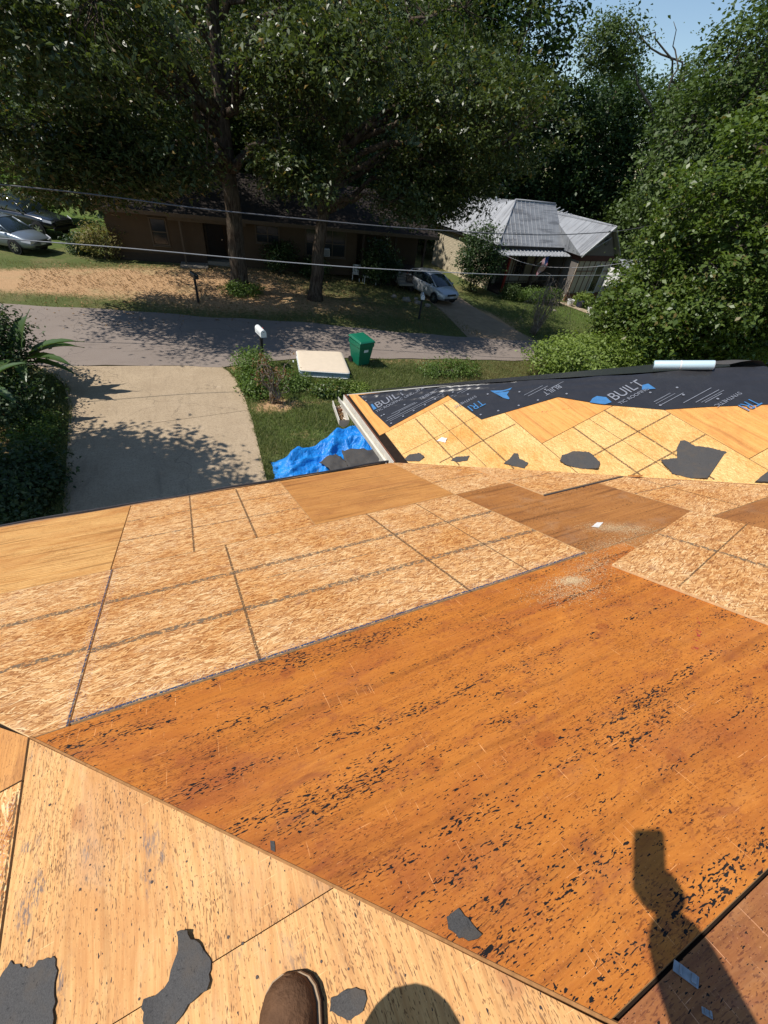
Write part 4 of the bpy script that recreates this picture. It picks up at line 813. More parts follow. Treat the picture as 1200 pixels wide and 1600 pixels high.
# bushy tree on the right
tree('maple_tree', 'big bright green bushy tree right of the metal roofed house', 'tree', at(22.6, 13.2, -.1), [(0, 0, 0), (-.2, .3, 1.8), (.2, .4, 4), (.9, .3, 6.5), (1.4, .2, 9)], .24,
     [((2.6, 0, 6.4), (5.0, 4.2, 5.4), .62), ((-.4, .8, 3.0), (2.9, 2.6, 2.3), .22), ((4.2, -.4, 2.9), (3.4, 3, 2.4), .2)], 16, 760, 105, .40, .20, M['bright_leaf'], M['bark_grey'], 14, asp=.62, low=.9, k=3.2, droop=.6)
tree('maple_tree', 'second green tree behind the bushy one at the right edge', 'tree', at(31.0, 19.5, -.1), [(0, 0, 0), (.1, 0, 4), (.2, .2, 8), (.0, .2, 13)], .3,
     [((0, 0, 10), (5.2, 5, 7.2), .8), ((0, 0, 3.5), (4, 3.4, 2.5), .2)], 12, 760, 75, .6, .23, M['forest_leaf_pale'], M['bark_grey'], 15, asp=.6, low=.9, k=3)
tree('hackberry_tree', 'tree with bare twigs and a thin leafy limb against the sky gap', 'tree', at(44.5, 36, -.1), [(0, 0, 0), (.0, 0, 6), (-.3, .2, 11), (-.6, .2, 17)], .3,
     [((-7.4, 2.5, 17.2), (3.0, 2, 1.6), .35), ((2, 0, 14), (3.5, 4, 4.5), .65)], 6, 230, 60, .6, .26, M['forest_leaf_pale'], M['bark_grey'], 16, asp=.5, low=.9, explicit=[((-.6, .2, 12, .14), np.array((-7.0, 2.5, 17.0))), ((-.8, .2, 14, .1), np.array((-3.2, 1.0, 19)))])
# far wood: four kinds, copied; each copy an individual tree
protos = []
for i, (hh, rx, mt) in enumerate(((17, 5.2, 'forest_leaf'), (20, 4.6, 'forest_leaf'), (15, 5.6, 'forest_leaf_pale'), (18, 5.0, 'forest_leaf'))):
    protos.append(tree('forest_tree', '', 'tree', (0, 0, 0), [(0, 0, 0), (.1, .1, hh * .35), (0, .2, hh * .7), (.1, 0, hh * .92)], .28, [((0, 0, hh * .60), (rx, rx, hh * .40), .75), ((.5, 0, hh * .28), (rx * .85, rx * .85, hh * .2), .25)], 8, 330, 62, .85, .36, M[mt], M['bark'], 30 + i, asp=.55, low=1, k=3.4, parts=False))
spots = [  # x, y, kind, scale, rot, label
    (27, 47, 1, 1.08, 20, 'tall dark tree behind the left end of the metal roof'), (33, 45, 1, 1.12, 95, 'tallest dark tree behind the metal roof, left of the sky gap'), (30.5, 55, 0, 1.2, 200, 'dark tree far behind the middle of the metal roof'), (22, 50, 3, 1.08, 300, 'dark tree behind the gap between the two houses'),
    (24, 41, 2, .72, 10, 'low paler tree just behind the metal roofed house'), (38.5, 44, 0, .90, 150, 'lower dark tree under the sky gap'), (43, 42, 3, .93, 45, 'dark tree right under the sky gap'), (47, 38.5, 0, 1.0, 260, 'dark tree behind the gable end of the metal roofed house'), (43.5, 33.5, 2, .62, 80, 'paler low tree behind the white outbuilding'),
    (52, 34, 1, 1.0, 10, 'tall dark tree behind the bushy tree, near the right edge'), (46, 25, 3, .70, 170, 'dark tree behind the second green tree on the right'), (55, 26, 0, .9, 220, 'farthest dark tree on the right edge'),
    (15, 44, 1, .95, 60, 'dark tree behind the right end of the dark house'), (9, 46, 0, 1.0, 130, 'dark tree behind the middle of the dark house'), (4, 45, 3, .95, 280, 'dark tree behind the left part of the dark house'), (-1, 49, 1, .9, 15, 'dark tree far behind the left end of the dark house'), (-5.5, 62, 0, 1.0, 190, 'far dark tree behind the black truck'), (-13, 66, 3, 1.0, 120, 'far dark tree at the left edge beyond the dirt road'), (-22, 64, 1, .95, 220, 'farthest dark tree beyond the left edge'), (13, 58, 3, 1.1, 40, 'far dark tree between the two oak crowns'), (40, 58, 3, 1.0, 100, 'far dark tree low in the sky gap'), (50, 50, 1, .98, 310, 'far dark tree right of the sky gap'), (1, 60, 3, 1.05, 70, 'far dark tree behind the thicker oak'), (-1.5, 36.5, 0, .72, 33, 'dark tree close behind the left corner of the dark house'), (6.5, 40.5, 3, .80, 140, 'dark tree close behind the roof of the dark house'), (13.5, 39.5, 0, .75, 250, 'dark tree close behind the porch of the dark house')]
used = set()
for (x, y, kd, sc, rz, lb) in spots:
    o = protos[kd] if kd not in used else copy_tree(protos[kd]); used.add(kd)
    o.location = at(x, y, -.1); o.scale = (sc, sc, sc); o.rotation_euler = (0, 0, R(rz)); tag(o, lb, 'tree', 'wood behind the houses')
# shrubs
def shrub(name, label, x, y, rx, ry, h, ncl, per, sig, leaf, mt, seed, group=None, asp=.55, cat='shrub', stems=6, z0=.25):
    g = np.random.default_rng(seed); root = empty(name, at(x, y, -.02)); tag(root, label, cat, group); b = MB(); tips = []
    for i in range(stems):
        a = g.uniform(0, 6.28); q = np.array((math.cos(a) * rx * g.uniform(.2, .7), math.sin(a) * ry * g.uniform(.2, .7), h * g.uniform(.5, .85))); cv = curve((g.normal(0, .08), g.normal(0, .08), 0), q, g, .1, .1, 6); b.tube(cv, np.linspace(.03, .01, 6), 5); tips.append(cv)
    b.build('stem', M['bark_grey'], root, smooth=True); V = []
    for q in ell(g, ncl, (0, 0, h * .52), (rx, ry, h * .48), 3.0, 1.0):
        n = int(per * g.uniform(.6, 1.4)); cen = q + g.normal(0, 1, (n, 3)) * (sig, sig, sig * .7); cen[:, 2] = np.abs(cen[:, 2]); o_ = cen - np.array((0, 0, h * .4)); o_ /= np.linalg.norm(o_, axis=1)[:, None] + 1e-6; V.append(leaf_quads(cen, leaf, g, .5, o_, .3, asp))
    o = quads_np('foliage', np.concatenate(V), 4, M[mt], root); o['kind'] = 'stuff'; return root
shrub('lime_shrub', 'wide lime green bush just beyond the black roof edge', 18.2, 13.4, 4.0, 1.5, 2.1, 330, 60, .24, .13, 'lime_leaf', 41)
shrub('vine_bush', 'dark tangled bush between lime bush and bushy tree', 23.0, 15.6, 1.6, 1.4, 4.2, 120, 60, .35, .15, 'dark_leaf', 42)
shrub('crepe_shrub', 'tall shrub at the left wall of the metal roofed house', 21.6, 28.6, 1.4, 1.3, 4.4, 130, 60, .34, .16, 'forest_leaf', 43)
shrub('hedge_bush', 'clipped hedge along the porch of the metal roofed house', 26.8, 26.9, 2.9, .6, 1.0, 150, 60, .16, .09, 'shrub_leaf', 44)
shrub('round_bush', 'small round clipped bush beside the front path', 31.2, 24.3, .55, .55, .95, 60, 50, .10, .07, 'shrub_leaf', 45)
shrub('yellow_shrub', 'yellow green shrub below the gable window', 32.0, 26.8, .8, .6, 1.0, 50, 50, .16, .10, 'lime_leaf', 46)
shrub('foundation_shrub', 'leafy shrub right of the gable window', 35.5, 26.3, 2.0, .9, 1.6, 110, 55, .24, .13, 'bright_leaf', 47)
shrub('porch_shrub', 'pale shrub at the red porch post', 24.2, 27.2, .7, .6, 1.1, 50, 45, .18, .10, 'forest_leaf_pale', 48)
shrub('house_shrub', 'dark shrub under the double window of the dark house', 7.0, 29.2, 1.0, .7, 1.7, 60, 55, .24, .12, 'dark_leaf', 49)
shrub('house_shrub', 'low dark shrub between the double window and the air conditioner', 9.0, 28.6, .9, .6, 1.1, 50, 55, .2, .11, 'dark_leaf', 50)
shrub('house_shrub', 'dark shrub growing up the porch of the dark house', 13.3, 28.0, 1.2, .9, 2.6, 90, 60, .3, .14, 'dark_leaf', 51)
shrub('lawn_cedar', 'small dark cedar behind the black truck', -6.6, 41, 1.6, 1.6, 3.6, 90, 60, .4, .2, 'shrub_leaf', 52)
shrub('corner_bush', 'dry brownish bush at the left corner of the dark house', -2.6, 31.0, .9, .8, 1.7, 50, 45, .28, .14, 'grass_dry', 53)
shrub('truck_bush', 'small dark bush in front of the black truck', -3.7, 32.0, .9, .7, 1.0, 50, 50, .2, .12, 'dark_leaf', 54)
shrub('oak_sprout', 'green sprouts round the foot of the thicker oak', 3.9, 24.4, 1.1, .6, .6, 50, 40, .16, .10, 'shrub_leaf', 55)
# near left bed
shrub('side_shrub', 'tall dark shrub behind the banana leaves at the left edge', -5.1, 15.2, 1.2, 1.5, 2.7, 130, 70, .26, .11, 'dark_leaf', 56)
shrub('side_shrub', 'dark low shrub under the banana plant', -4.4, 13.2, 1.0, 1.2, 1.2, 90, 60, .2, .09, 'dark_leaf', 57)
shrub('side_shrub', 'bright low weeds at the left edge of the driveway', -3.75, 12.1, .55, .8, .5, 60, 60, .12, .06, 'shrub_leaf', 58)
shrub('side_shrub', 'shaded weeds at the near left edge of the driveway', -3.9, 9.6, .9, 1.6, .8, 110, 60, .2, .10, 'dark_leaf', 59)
# mailbox bed
shrub('bed_shrub', 'green leafy weeds round the white mailbox post', 2.45, 14.9, .6, .7, .9, 60, 55, .16, .08, 'shrub_leaf', 60)
shrub('bed_shrub', 'bright weeds between the dead shrub and the mattress', 3.4, 14.0, .8, .7, .35, 90, 60, .14, .07, 'shrub_leaf', 61)
shrub('bed_shrub', 'low spreading green plant in front of the mattress', 4.85, 13.1, .8, .45, .32, 60, 60, .13, .09, 'bright_leaf', 62)
shrub('bed_shrub', 'yellow green weeds at the corner of the mattress', 5.75, 12.9, .4, .35, .35, 40, 50, .10, .07, 'lime_leaf', 63)
shrub('bed_shrub', 'broad green weeds beside the driveway near the dead shrub', 2.1, 13.6, .4, .8, .6, 50, 50, .13, .09, 'shrub_leaf', 64)
shrub('verge_weeds', 'dark weeds on the verge right of the green bin', 10.6, 14.3, 1.6, .7, .5, 70, 50, .16, .08, 'shrub_leaf', 65)
# dead shrub
ds = empty('dead_shrub', at(2.7, 12.75)); tag(ds, 'bare pale shrub with a few reddish leaves by the driveway', 'shrub'); g = np.random.default_rng(70); V = []
for i in range(11):
    a = g.uniform(0, 6.28); q = np.array((math.cos(a) * g.uniform(.1, .6), math.sin(a) * g.uniform(.1, .5), g.uniform(.5, 1.5))); cv = curve((g.normal(0, .06), g.normal(0, .06), 0), q, g, .05, .08, 6); b = MB(); b.tube(cv, np.linspace(.032, .010, 6), 5)
    for k in range(4):
        p0 = cv[g.integers(2, 6)]; e = p0 + g.normal(0, .2, 3) + (0, 0, .15); b.tube(curve(p0, e, g, .05, .1, 4), [.01, .008, .006, .004], 4)
        cen = e + g.normal(0, .07, (9, 3)); V.append(leaf_quads(cen, .085, g, .2, None, .5, .5))
    b.build('stem', M['dead_twig'], ds, smooth=True)
leaf_mat('red_leaf', (.16, .045, .03), (.20, .14, .05), .25, .6, .3)
o = quads_np('dry_leaves', np.concatenate(V), 4, M['red_leaf'], ds); o['kind'] = 'stuff'
# drooping bare brush in front of the porch
br = empty('bare_brush', at(20.2, 19.6)); tag(br, 'leafless drooping brush beside the road, before the porch', 'shrub'); g = np.random.default_rng(71)
for i in range(26):
    a = g.uniform(0, 6.28); hgt = g.uniform(1.6, 3.3); top = np.array((g.normal(.3, .5), g.normal(0, .3), hgt)); end = top + np.array((math.cos(a) * g.uniform(.7, 1.8), math.sin(a) * .6, -g.uniform(.3, 1.6))); b = MB()
    c1 = curve((g.normal(0, .1), g.normal(0, .1), 0), top, g, 0, .04, 6); c2 = curve(top, end, g, .3, .06, 6); b.tube(np.concatenate([c1, c2[1:]]), np.linspace(.022, .007, 11), 4)
    for k in range(5):
        p0 = c2[g.integers(0, 6)]; b.tube(curve(p0, p0 + g.normal(0, .3, 3) + (0, 0, -.35), g, .1, .1, 4), [.009, .007, .006, .004], 4)
    b.build('stem', M['dead_twig'], br, smooth=True)
# banana plant
def banana(label, x, y, leaves, seed):
    g = np.random.default_rng(seed); root = empty('banana_plant', at(x, y)); tag(root, label, 'plant', 'banana plants'); b = MB(); b.tube([(0, 0, 0), (.03, 0, .5), (.05, .02, 1.1)], [.11, .09, .06], 10); b.build('stem', M['stem'], root, smooth=True)
    for (az, L, el, wd, bend) in leaves:
        d = np.array((math.cos(R(az)), math.sin(R(az)), 0)); sdv = np.array((-d[1], d[0], 0)); n = 16; v = []; p = np.array((.05, .02, 1.0)); ang = R(el)
        for i in range(n):
            t = i / (n - 1); p = p + (d * math.cos(ang) + np.array((0, 0, 1)) * math.sin(ang)) * L / n; ang -= R(bend) / n
            ww = wd * (math.sin(min(1, t * 1.15 + .02) ** .6 * math.pi) ** .55 if 0 < t < 1 else 0) * (1 if t > .18 else .12) * .5 + .012; nz = np.array((-d[0] * math.sin(ang), -d[1] * math.sin(ang), math.cos(ang))); rip = .05 * wd * math.sin(i * 2.6 + seed)
            v += [p - sdv * (ww + rip) + nz * ww * .38, p - sdv * ww * .5 + nz * ww * .25, p, p + sdv * ww * .5 + nz * ww * .25, p + sdv * (ww - rip) + nz * ww * .38]
        f = [(i * 5 + j, i * 5 + j + 1, (i + 1) * 5 + j + 1, (i + 1) * 5 + j) for i in range(n - 1) for j in range(4)]
        lf = mesh('leaf', v, f, M['banana_leaf'], root, smooth=True)
        b = MB(); b.tube([v[i * 5 + 2] - np.array((0, 0, .006)) for i in range(n)], np.linspace(.022, .005, n), 5); b.build('midrib', M['stem'], lf, smooth=True)
banana('banana plant with wide leaves reaching over the driveway edge', -4.15, 14.7, [(-8, 1.9, 42, .40, 50), (35, 1.5, 74, .42, 30), (-30, 1.7, 30, .36, 60), (12, 1.7, 35, .38, 60), (80, 1.6, 60, .36, 50), (160, 1.7, 40, .36, 60), (-80, 1.5, 25, .30, 65), (230, 1.7, 45, .34, 50), (-15, 1.5, 8, .26, 55)], 3)
banana('smaller banana plant nearer the roof at the left edge', -4.7, 13.0, [(0, 1.5, 55, .30, 60), (-50, 1.4, 30, .28, 70), (60, 1.5, 40, .3, 60), (150, 1.4, 50, .3, 60), (240, 1.4, 45, .3, 60)], 5)
# grass
def blades(name, label, fn, box, n, h, mt, seed):
    g = np.random.default_rng(seed); x = g.uniform(box[0], box[1], n); y = g.uniform(box[2], box[3], n); k = np.array([fn(a, b) for a, b in zip(x, y)]) > g.uniform(0, 1, n); x, y = x[k], y[k]; n = len(x)
    z = np.array([gz(a) for a in x]); t = g.uniform(0, 6.28, n); hh = h * g.uniform(.4, 1.3, n); ww = g.uniform(.006, .013, n); lean = g.normal(0, .45, (n, 2)) * hh[:, None]
    p0 = np.stack([x - np.cos(t) * ww, y - np.sin(t) * ww, z - .01], 1); p1 = np.stack([x + np.cos(t) * ww, y + np.sin(t) * ww, z - .01], 1); p2 = np.stack([x + lean[:, 0], y + lean[:, 1], z + hh], 1)
    o = quads_np(name, np.stack([p0, p1, p2], 1).reshape(-1, 3), 3, M[mt]); tag(o, label, 'grass', kind='stuff'); return o
def clump(x, y, s=1.0): return .5 + .5 * mn.noise((x * s, y * s, 0))
def lawn_fn(x, y):
    if x < edge_r(y) + .05 - .16 * clump(x, y, 3.1) and y < 16: return 0
    yr = np.interp(x, [-4, 1.36, 3.5, 7.6, 17], [16.6, 15.7, 16.05, 15.9, 15.55])
    if y > yr - .05 + .25 * clump(x, y, 2) - .12: return 0
    return max(0, 1.0 - 1.1 * dirt(x, y)) * (.35 + .9 * clump(x, y, 1.6))
blades('lawn_grass', 'green lawn between driveway, tarp and mattress', lawn_fn, (1.2, 9.5, 6.0, 16.1), 200000, .11, 'grass_blade', 81)
blades('verge_grass', 'thin grass on the verge right of the green bin', lambda x, y: .8 * lawn_fn(x, y), (9.5, 20, 10.5, 16.0), 60000, .11, 'grass_dry', 82)
def far_fn(x, y):
    yf = np.interp(x, [-12, -5.4, 1.7, 9.7, 19.4], [24.2, 22.95, 21.1, 19.4, 18.4])
    return 0 if y < yf + .05 else max(0, 1 - 1.25 * dirt(x, y)) * clump(x, y, .8)
blades('verge_grass', 'patchy grass along the far road edge', far_fn, (-9, 16, 19, 30), 70000, .12, 'grass_dry', 83)
def bed_fn(x, y): return 0 if x > edge_l(y) - .06 + .30 * clump(x, y, 2.3) else .9 * clump(x, y, 1.5)
blades('bed_grass', 'shaded grass left of the driveway', bed_fn, (-6.5, -2.8, 7, 16), 60000, .15, 'grass_blade', 84)
def lawn2(x, y): return .9 if (y > 18.6 + .1 * (x - 20) and x > 19.3 + .1 * (y - 20) and y < 28) else 0
blades('lawn_grass', 'mown lawn in front of the metal roofed house', lawn2, (18.5, 36, 18.5, 28.2), 70000, .09, 'grass_blade', 85)
g = np.random.default_rng(86); n = 14000; x = g.uniform(-6, 15, n); y = g.uniform(20, 30, n); k = np.array([dirt(a, b) * .8 > g.uniform(0, 1) for a, b in zip(x, y)]); x, y = x[k], y[k]
cen = np.stack([x, y, np.array([gz(a) for a in x]) + .045], 1); o = quads_np('leaf_litter', leaf_quads(cen, .09, g, 2.5, None, 0, .55), 4, M['litter']); tag(o, 'brown leaf litter under the oaks', 'leaf litter', kind='stuff')

# ------------------------------------------------------------------ things in the yard
def tarp_mat():
    t = NT('tarp', .38, .45); p = t.coord(); n = t.noise(p, 3, 5, .6); t.col(t.mix(n, (.006, .16, .58), (.02, .30, .80))).bump(t.math('ADD', t.math('MULTIPLY', t.n('TexVoronoi', feature='DISTANCE_TO_EDGE', ins={'Vector': t.vadd(p, t.n('VectorMath', operation='SCALE', ins={0: t.n('TexNoise', ins={'Vector': p, 'Scale': 2.5}).outputs[1], 'Scale': .5}).outputs[0]), 'Scale': 3.6}).outputs[0], 2.2), t.noise(t.vmul(p, (9, 5, 5)), 1, 4, .6, 2.0)), .6, .05); M['tarp'] = t.m
tarp_mat()
tp = empty('tarp', at(3.4, 9.2)); tag(tp, 'crumpled bright blue tarp on the lawn below the eave', 'tarp')
def rs(p, n):
    p = np.array(p, float); t = np.concatenate([[0], np.cumsum(np.hypot(*np.diff(p, axis=0).T))]); u = np.linspace(0, t[-1], n); return np.stack([np.interp(u, t, p[:, 0]), np.interp(u, t, p[:, 1])], 1)
nu, nv = 80, 40
far = rs([(1.78, 9.45), (2.3, 9.5), (2.7, 9.62), (3.3, 9.9), (3.9, 10.3), (4.45, 10.5), (5.0, 10.25), (5.35, 9.5), (5.6, 8.7)], nu); near = rs([(1.65, 8.62), (2.2, 8.5), (3.0, 8.3), (3.8, 8.1), (4.6, 7.9), (5.3, 7.6)], nu); V = []
def ridge(a): return 1 - abs(mn.noise(a)) * 2
for i in range(nu):
    for j in range(nv):
        s_, t_ = i / (nu - 1), j / (nv - 1); q = near[i] * (1 - t_) + far[i] * t_; q = q + np.array([.05 * mn.noise((q[0] * 3, q[1] * 3, 5)), .06 * mn.noise((q[0] * 4, q[1] * 4, 9))])
        e = min(1, min(s_, 1 - s_) * 9) * min(1, min(t_, 1 - t_) * 6)
        hump = .46 * math.exp(-((t_ - .70) / .24) ** 2) * (.35 + .65 * math.exp(-((s_ - .62) / .32) ** 2)) + .10 * math.exp(-((s_ - .12) / .1) ** 2)
        fold = .17 * max(0, ridge((q[0] * 1.3 + q[1] * .9, q[1] * 2.6 - q[0] * .9, 2)) - .35) + .05 * max(0, ridge((q[0] * 3.4, q[1] * 4.2, 7)) - .3) + .006 * mn.noise((q[0] * 9, q[1] * 9, 1)) + .10 * max(0, math.sin(q[0] * 5.5 - q[1] * 3.2 + 2.2 * mn.noise((q[0], q[1], 4)))) ** 3
        V.append((q[0] - 3.4, q[1] - 9.2, .03 + e * (hump + fold) + .02 * (1 - e)))
mesh('tarp_cloth', V, [(i * nv + j, (i + 1) * nv + j, (i + 1) * nv + j + 1, i * nv + j + 1) for i in range(nu - 1) for j in range(nv - 1)], M['tarp'], tp, smooth=True)
fp = MB(); g = np.random.default_rng(91)
def sheet_pile(name, label, cx, cy, wx, wy, z, seed, rot):
    n = 14; v = []; g = np.random.default_rng(seed)
    for i in range(n):
        for j in range(n):
            x = (i / (n - 1) - .5) * wx; y = (j / (n - 1) - .5) * wy; r = R(rot); X = cx + x * math.cos(r) - y * math.sin(r); Yy = cy + x * math.sin(r) + y * math.cos(r)
            X += .06 * mn.noise((X * 5, Yy * 5, seed)); Yy += .06 * mn.noise((X * 5, Yy * 5, seed + 9)); v.append((X, Yy, z + .10 * mn.noise((X * 2.5, Yy * 2.5, seed)) + .05 * mn.noise((X * 7, Yy * 7, seed))))
    o = mesh(name, v, [(i * n + j, (i + 1) * n + j, (i + 1) * n + j + 1, i * n + j + 1) for i in range(n - 1) for j in range(n - 1)], M['scrap'], None, smooth=True); sm = o.modifiers.new('solid', 'SOLIDIFY'); sm.thickness = .02; tag(o, label, 'felt', 'stripped felt lying on the tarp'); return o
sheet_pile('felt_sheet', 'dark felt sheet on the left half of the blue tarp', 3.35, 8.55, .6, .8, .32, 1, 20)
sheet_pile('felt_sheet', 'dark felt sheet on the right half of the blue tarp', 4.10, 8.50, 1.0, .9, .36, 4, -8)
# mattress
mp = empty('mattress', at(5.06, 15.2, .035), 0); tag(mp, 'cream topped mattress lying on the grass beside the green bin', 'mattress')
mc = [(4.03, 14.52), (5.82, 13.95), (6.2, 15.95), (4.40, 16.35)]
mc = [(a - 5.06, b - 15.2) for a, b in mc]
def rrect(pts, k, inset=0.0):
    out = []; c = np.mean(pts, 0)
    for i in range(4):
        p0, p1, p2 = [np.array(pts[j % 4], float) for j in (i - 1, i, i + 1)]; p0, p1, p2 = [q + (c - q) * inset for q in (p0, p1, p2)]; d0 = (p0 - p1) / np.linalg.norm(p0 - p1); d2 = (p2 - p1) / np.linalg.norm(p2 - p1)
        for t in np.linspace(0, 1, 6): out.append(tuple((1 - t) ** 2 * (p1 + d0 * k) + 2 * t * (1 - t) * p1 + t * t * (p1 + d2 * k)))
    return out
plain('mattress_top', (.66, .55, .42), .9, .1, .07, 5, bump=.1); plain('mattress_side', (.46, .53, .58), .85, .15, .08, 9); plain('quilt', (.20, .30, .36), .85, .15, .3, 60); plain('piping', (.78, .80, .80), .7, .2, .05)
b = MB(); b.prism(rrect(mc, .14), .02, .235); b.build('border', M['mattress_side'], mp)
b = MB(); b.loft([[(x, y, z) for x, y in rrect(mc, .14, i)] for i, z in ((0, .236), (.004, .252), (.03, .268), (.12, .276), (.5, .28))]); b.build('top_panel', M['mattress_top'], mp, smooth=True)
for z in (.232, .03):
    r = [(x, y, z) for x, y in rrect(mc, .14)]; b = MB(); b.tube(r + [r[0]], .014, 6); b.build('piping', M['piping'], mp, smooth=True)
rr2 = rrect(mc, .14, -.002); b = MB()
for i in range(len(rr2)):
    p, q = np.array(rr2[i]), np.array(rr2[(i + 1) % len(rr2)]); L = np.linalg.norm(q - p)
    for k in range(max(1, int(L / .055))):
        c = p + (q - p) * (k + .5) / max(1, int(L / .055)); d = (q - p) / L
        for z in (.085, .15): b.add([(c[0] - d[0] * .02, c[1] - d[1] * .02, z), (c[0] + d[0] * .02, c[1] + d[1] * .02, z), (c[0] + d[0] * .02, c[1] + d[1] * .02, z + .045), (c[0] - d[0] * .02, c[1] - d[1] * .02, z + .045)], [(0, 1, 2, 3)])
o = b.build('quilting', M['quilt'], mp); o['kind'] = 'stuff'
b = MB(); b.box((mc[0][0] + .02, mc[0][1] + 1.0, .16), (.03, .10, .05)); b.build('handle', M['piping'], mp)
# wheeled bin
plain('bin_green', (.006, .135, .075), .42, .4, .1, 4); plain('rubber', (.018, .018, .018), .85, .2); plain('label_white', (.65, .70, .66), .6, .3)
def wheelie(name, label, x, y, rz, sc=1.0):
    r = empty(name, at(x, y), R(rz)); r.scale = (sc,) * 3; tag(r, label, 'bin', None)
    b = MB(); b.loft([[(sx * a, sy * c, z) for sx, sy in ((-1, -1), (1, -1), (1, 1), (-1, 1))] for a, c, z in ((.24, .26, .05), (.25, .27, .10), (.30, .345, .60), (.315, .37, .78), (.335, .39, .785), (.34, .40, .95))]); b.build('body', M['bin_green'], r, bevel=.02)
    b = MB(); b.loft([[(sx * a, sy * c + .0, z + (.05 if sy > 0 else 0)) for sx, sy in ((-1, -1), (1, -1), (1, 1), (-1, 1))] for a, c, z in ((.355, .43, .952), (.36, .435, .985), (.31, .38, 1.04), (.2, .25, 1.055))]); b.build('lid', M['bin_green'], r, bevel=.018)
    b = MB(); b.tube([(-.27, .45, .98), (.27, .45, .98)], .018, 8); b.build('handle', M['bin_green'], r, smooth=True)
    b = MB(); b.box((0, -.352, .66), (.20, .012, .13)); b.build('sticker', M['label_white'], r) if label.startswith('dark') else None
    for s_ in (-1, 1):
        b = MB(); b.tube([(s_ * .24, .27, .13), (s_ * .31, .27, .13)], .13, 16); b.build('wheel', M['rubber'], r, smooth=False)
    return r
wheelie('wheeled_bin', 'dark green wheeled rubbish bin at the road edge', 6.85, 15.45, 12, 1.04)
wheelie('wheeled_bin', 'half hidden green bin under the bushy tree on the right', 29.5, 14.6, 40, 1.0)
# mailboxes
plain('white_metal', (.74, .76, .76), .45, .4, .06, 10); plain('black_post', (.02, .02, .02), .6, .3); plain('red_flag', (.5, .04, .03), .5, .4); plain('black_metal', (.015, .015, .016), .5, .4)
def mailbox(label, x, y, rz, box, post, h=1.02, sc=1.0):
    r = empty('mailbox', at(x, y), R(rz)); r.scale = (sc,) * 3; tag(r, label, 'mailbox', 'mailboxes along the road')
    b = MB(); b.span((-.045, -.045, -.1), (.045, .045, h)); b.build('post', M[post], r, bevel=.006)
    prof = [(-.09, 0), (.09, 0), (.09, .13)] + [(.09 * math.cos(t), .13 + .09 * math.sin(t)) for t in np.linspace(.25, math.pi - .25, 9)] + [(-.09, .13)]
    b = MB(); b.loft([[(p[0], yy, h + .005 + p[1]) for p in prof] for yy in (-.27, -.26, .25, .26)]); o = b.build('box', M[box], r, bevel=.004)
    b = MB(); b.loft([[(p[0] * 1.04, yy, h + .003 + p[1] * 1.03) for p in prof] for yy in (-.285, -.268)]); o = b.build('door', M[box], r); b = MB(); b.box((0, -.295, h + .17), (.03, .02, .03)); b.build('latch', M['zinc'], o)
    if box != 'black_metal': b = MB(); b.box((.097, .02, h + .12), (.006, .02, .12)); b.box((.097, .045, h + .175), (.006, .07, .035)); b.build('flag', M['red_flag'], r)
    if box != 'black_metal':
        b = MB()
        for k in range(4): b.box((-.0935, -.14 + k * .07, h + .07), (.002, .02 + .012 * (k % 2), .045))
        o = b.build('faded_numerals', M['zinc'], r)
mailbox('white mailbox on a black post beside our driveway', 2.9, 15.62, 8, 'white_metal', 'black_post', 1.08, 1.12)
mailbox('white mailbox across the road near the small silver hatchback', 13.0, 21.5, -25, 'white_metal', 'black_post', 1.02, 1.08)
mailbox('black mailbox on a post left of the thicker oak', 1.45, 23.2, 15, 'black_metal', 'black_metal', 1.05, 1.05)
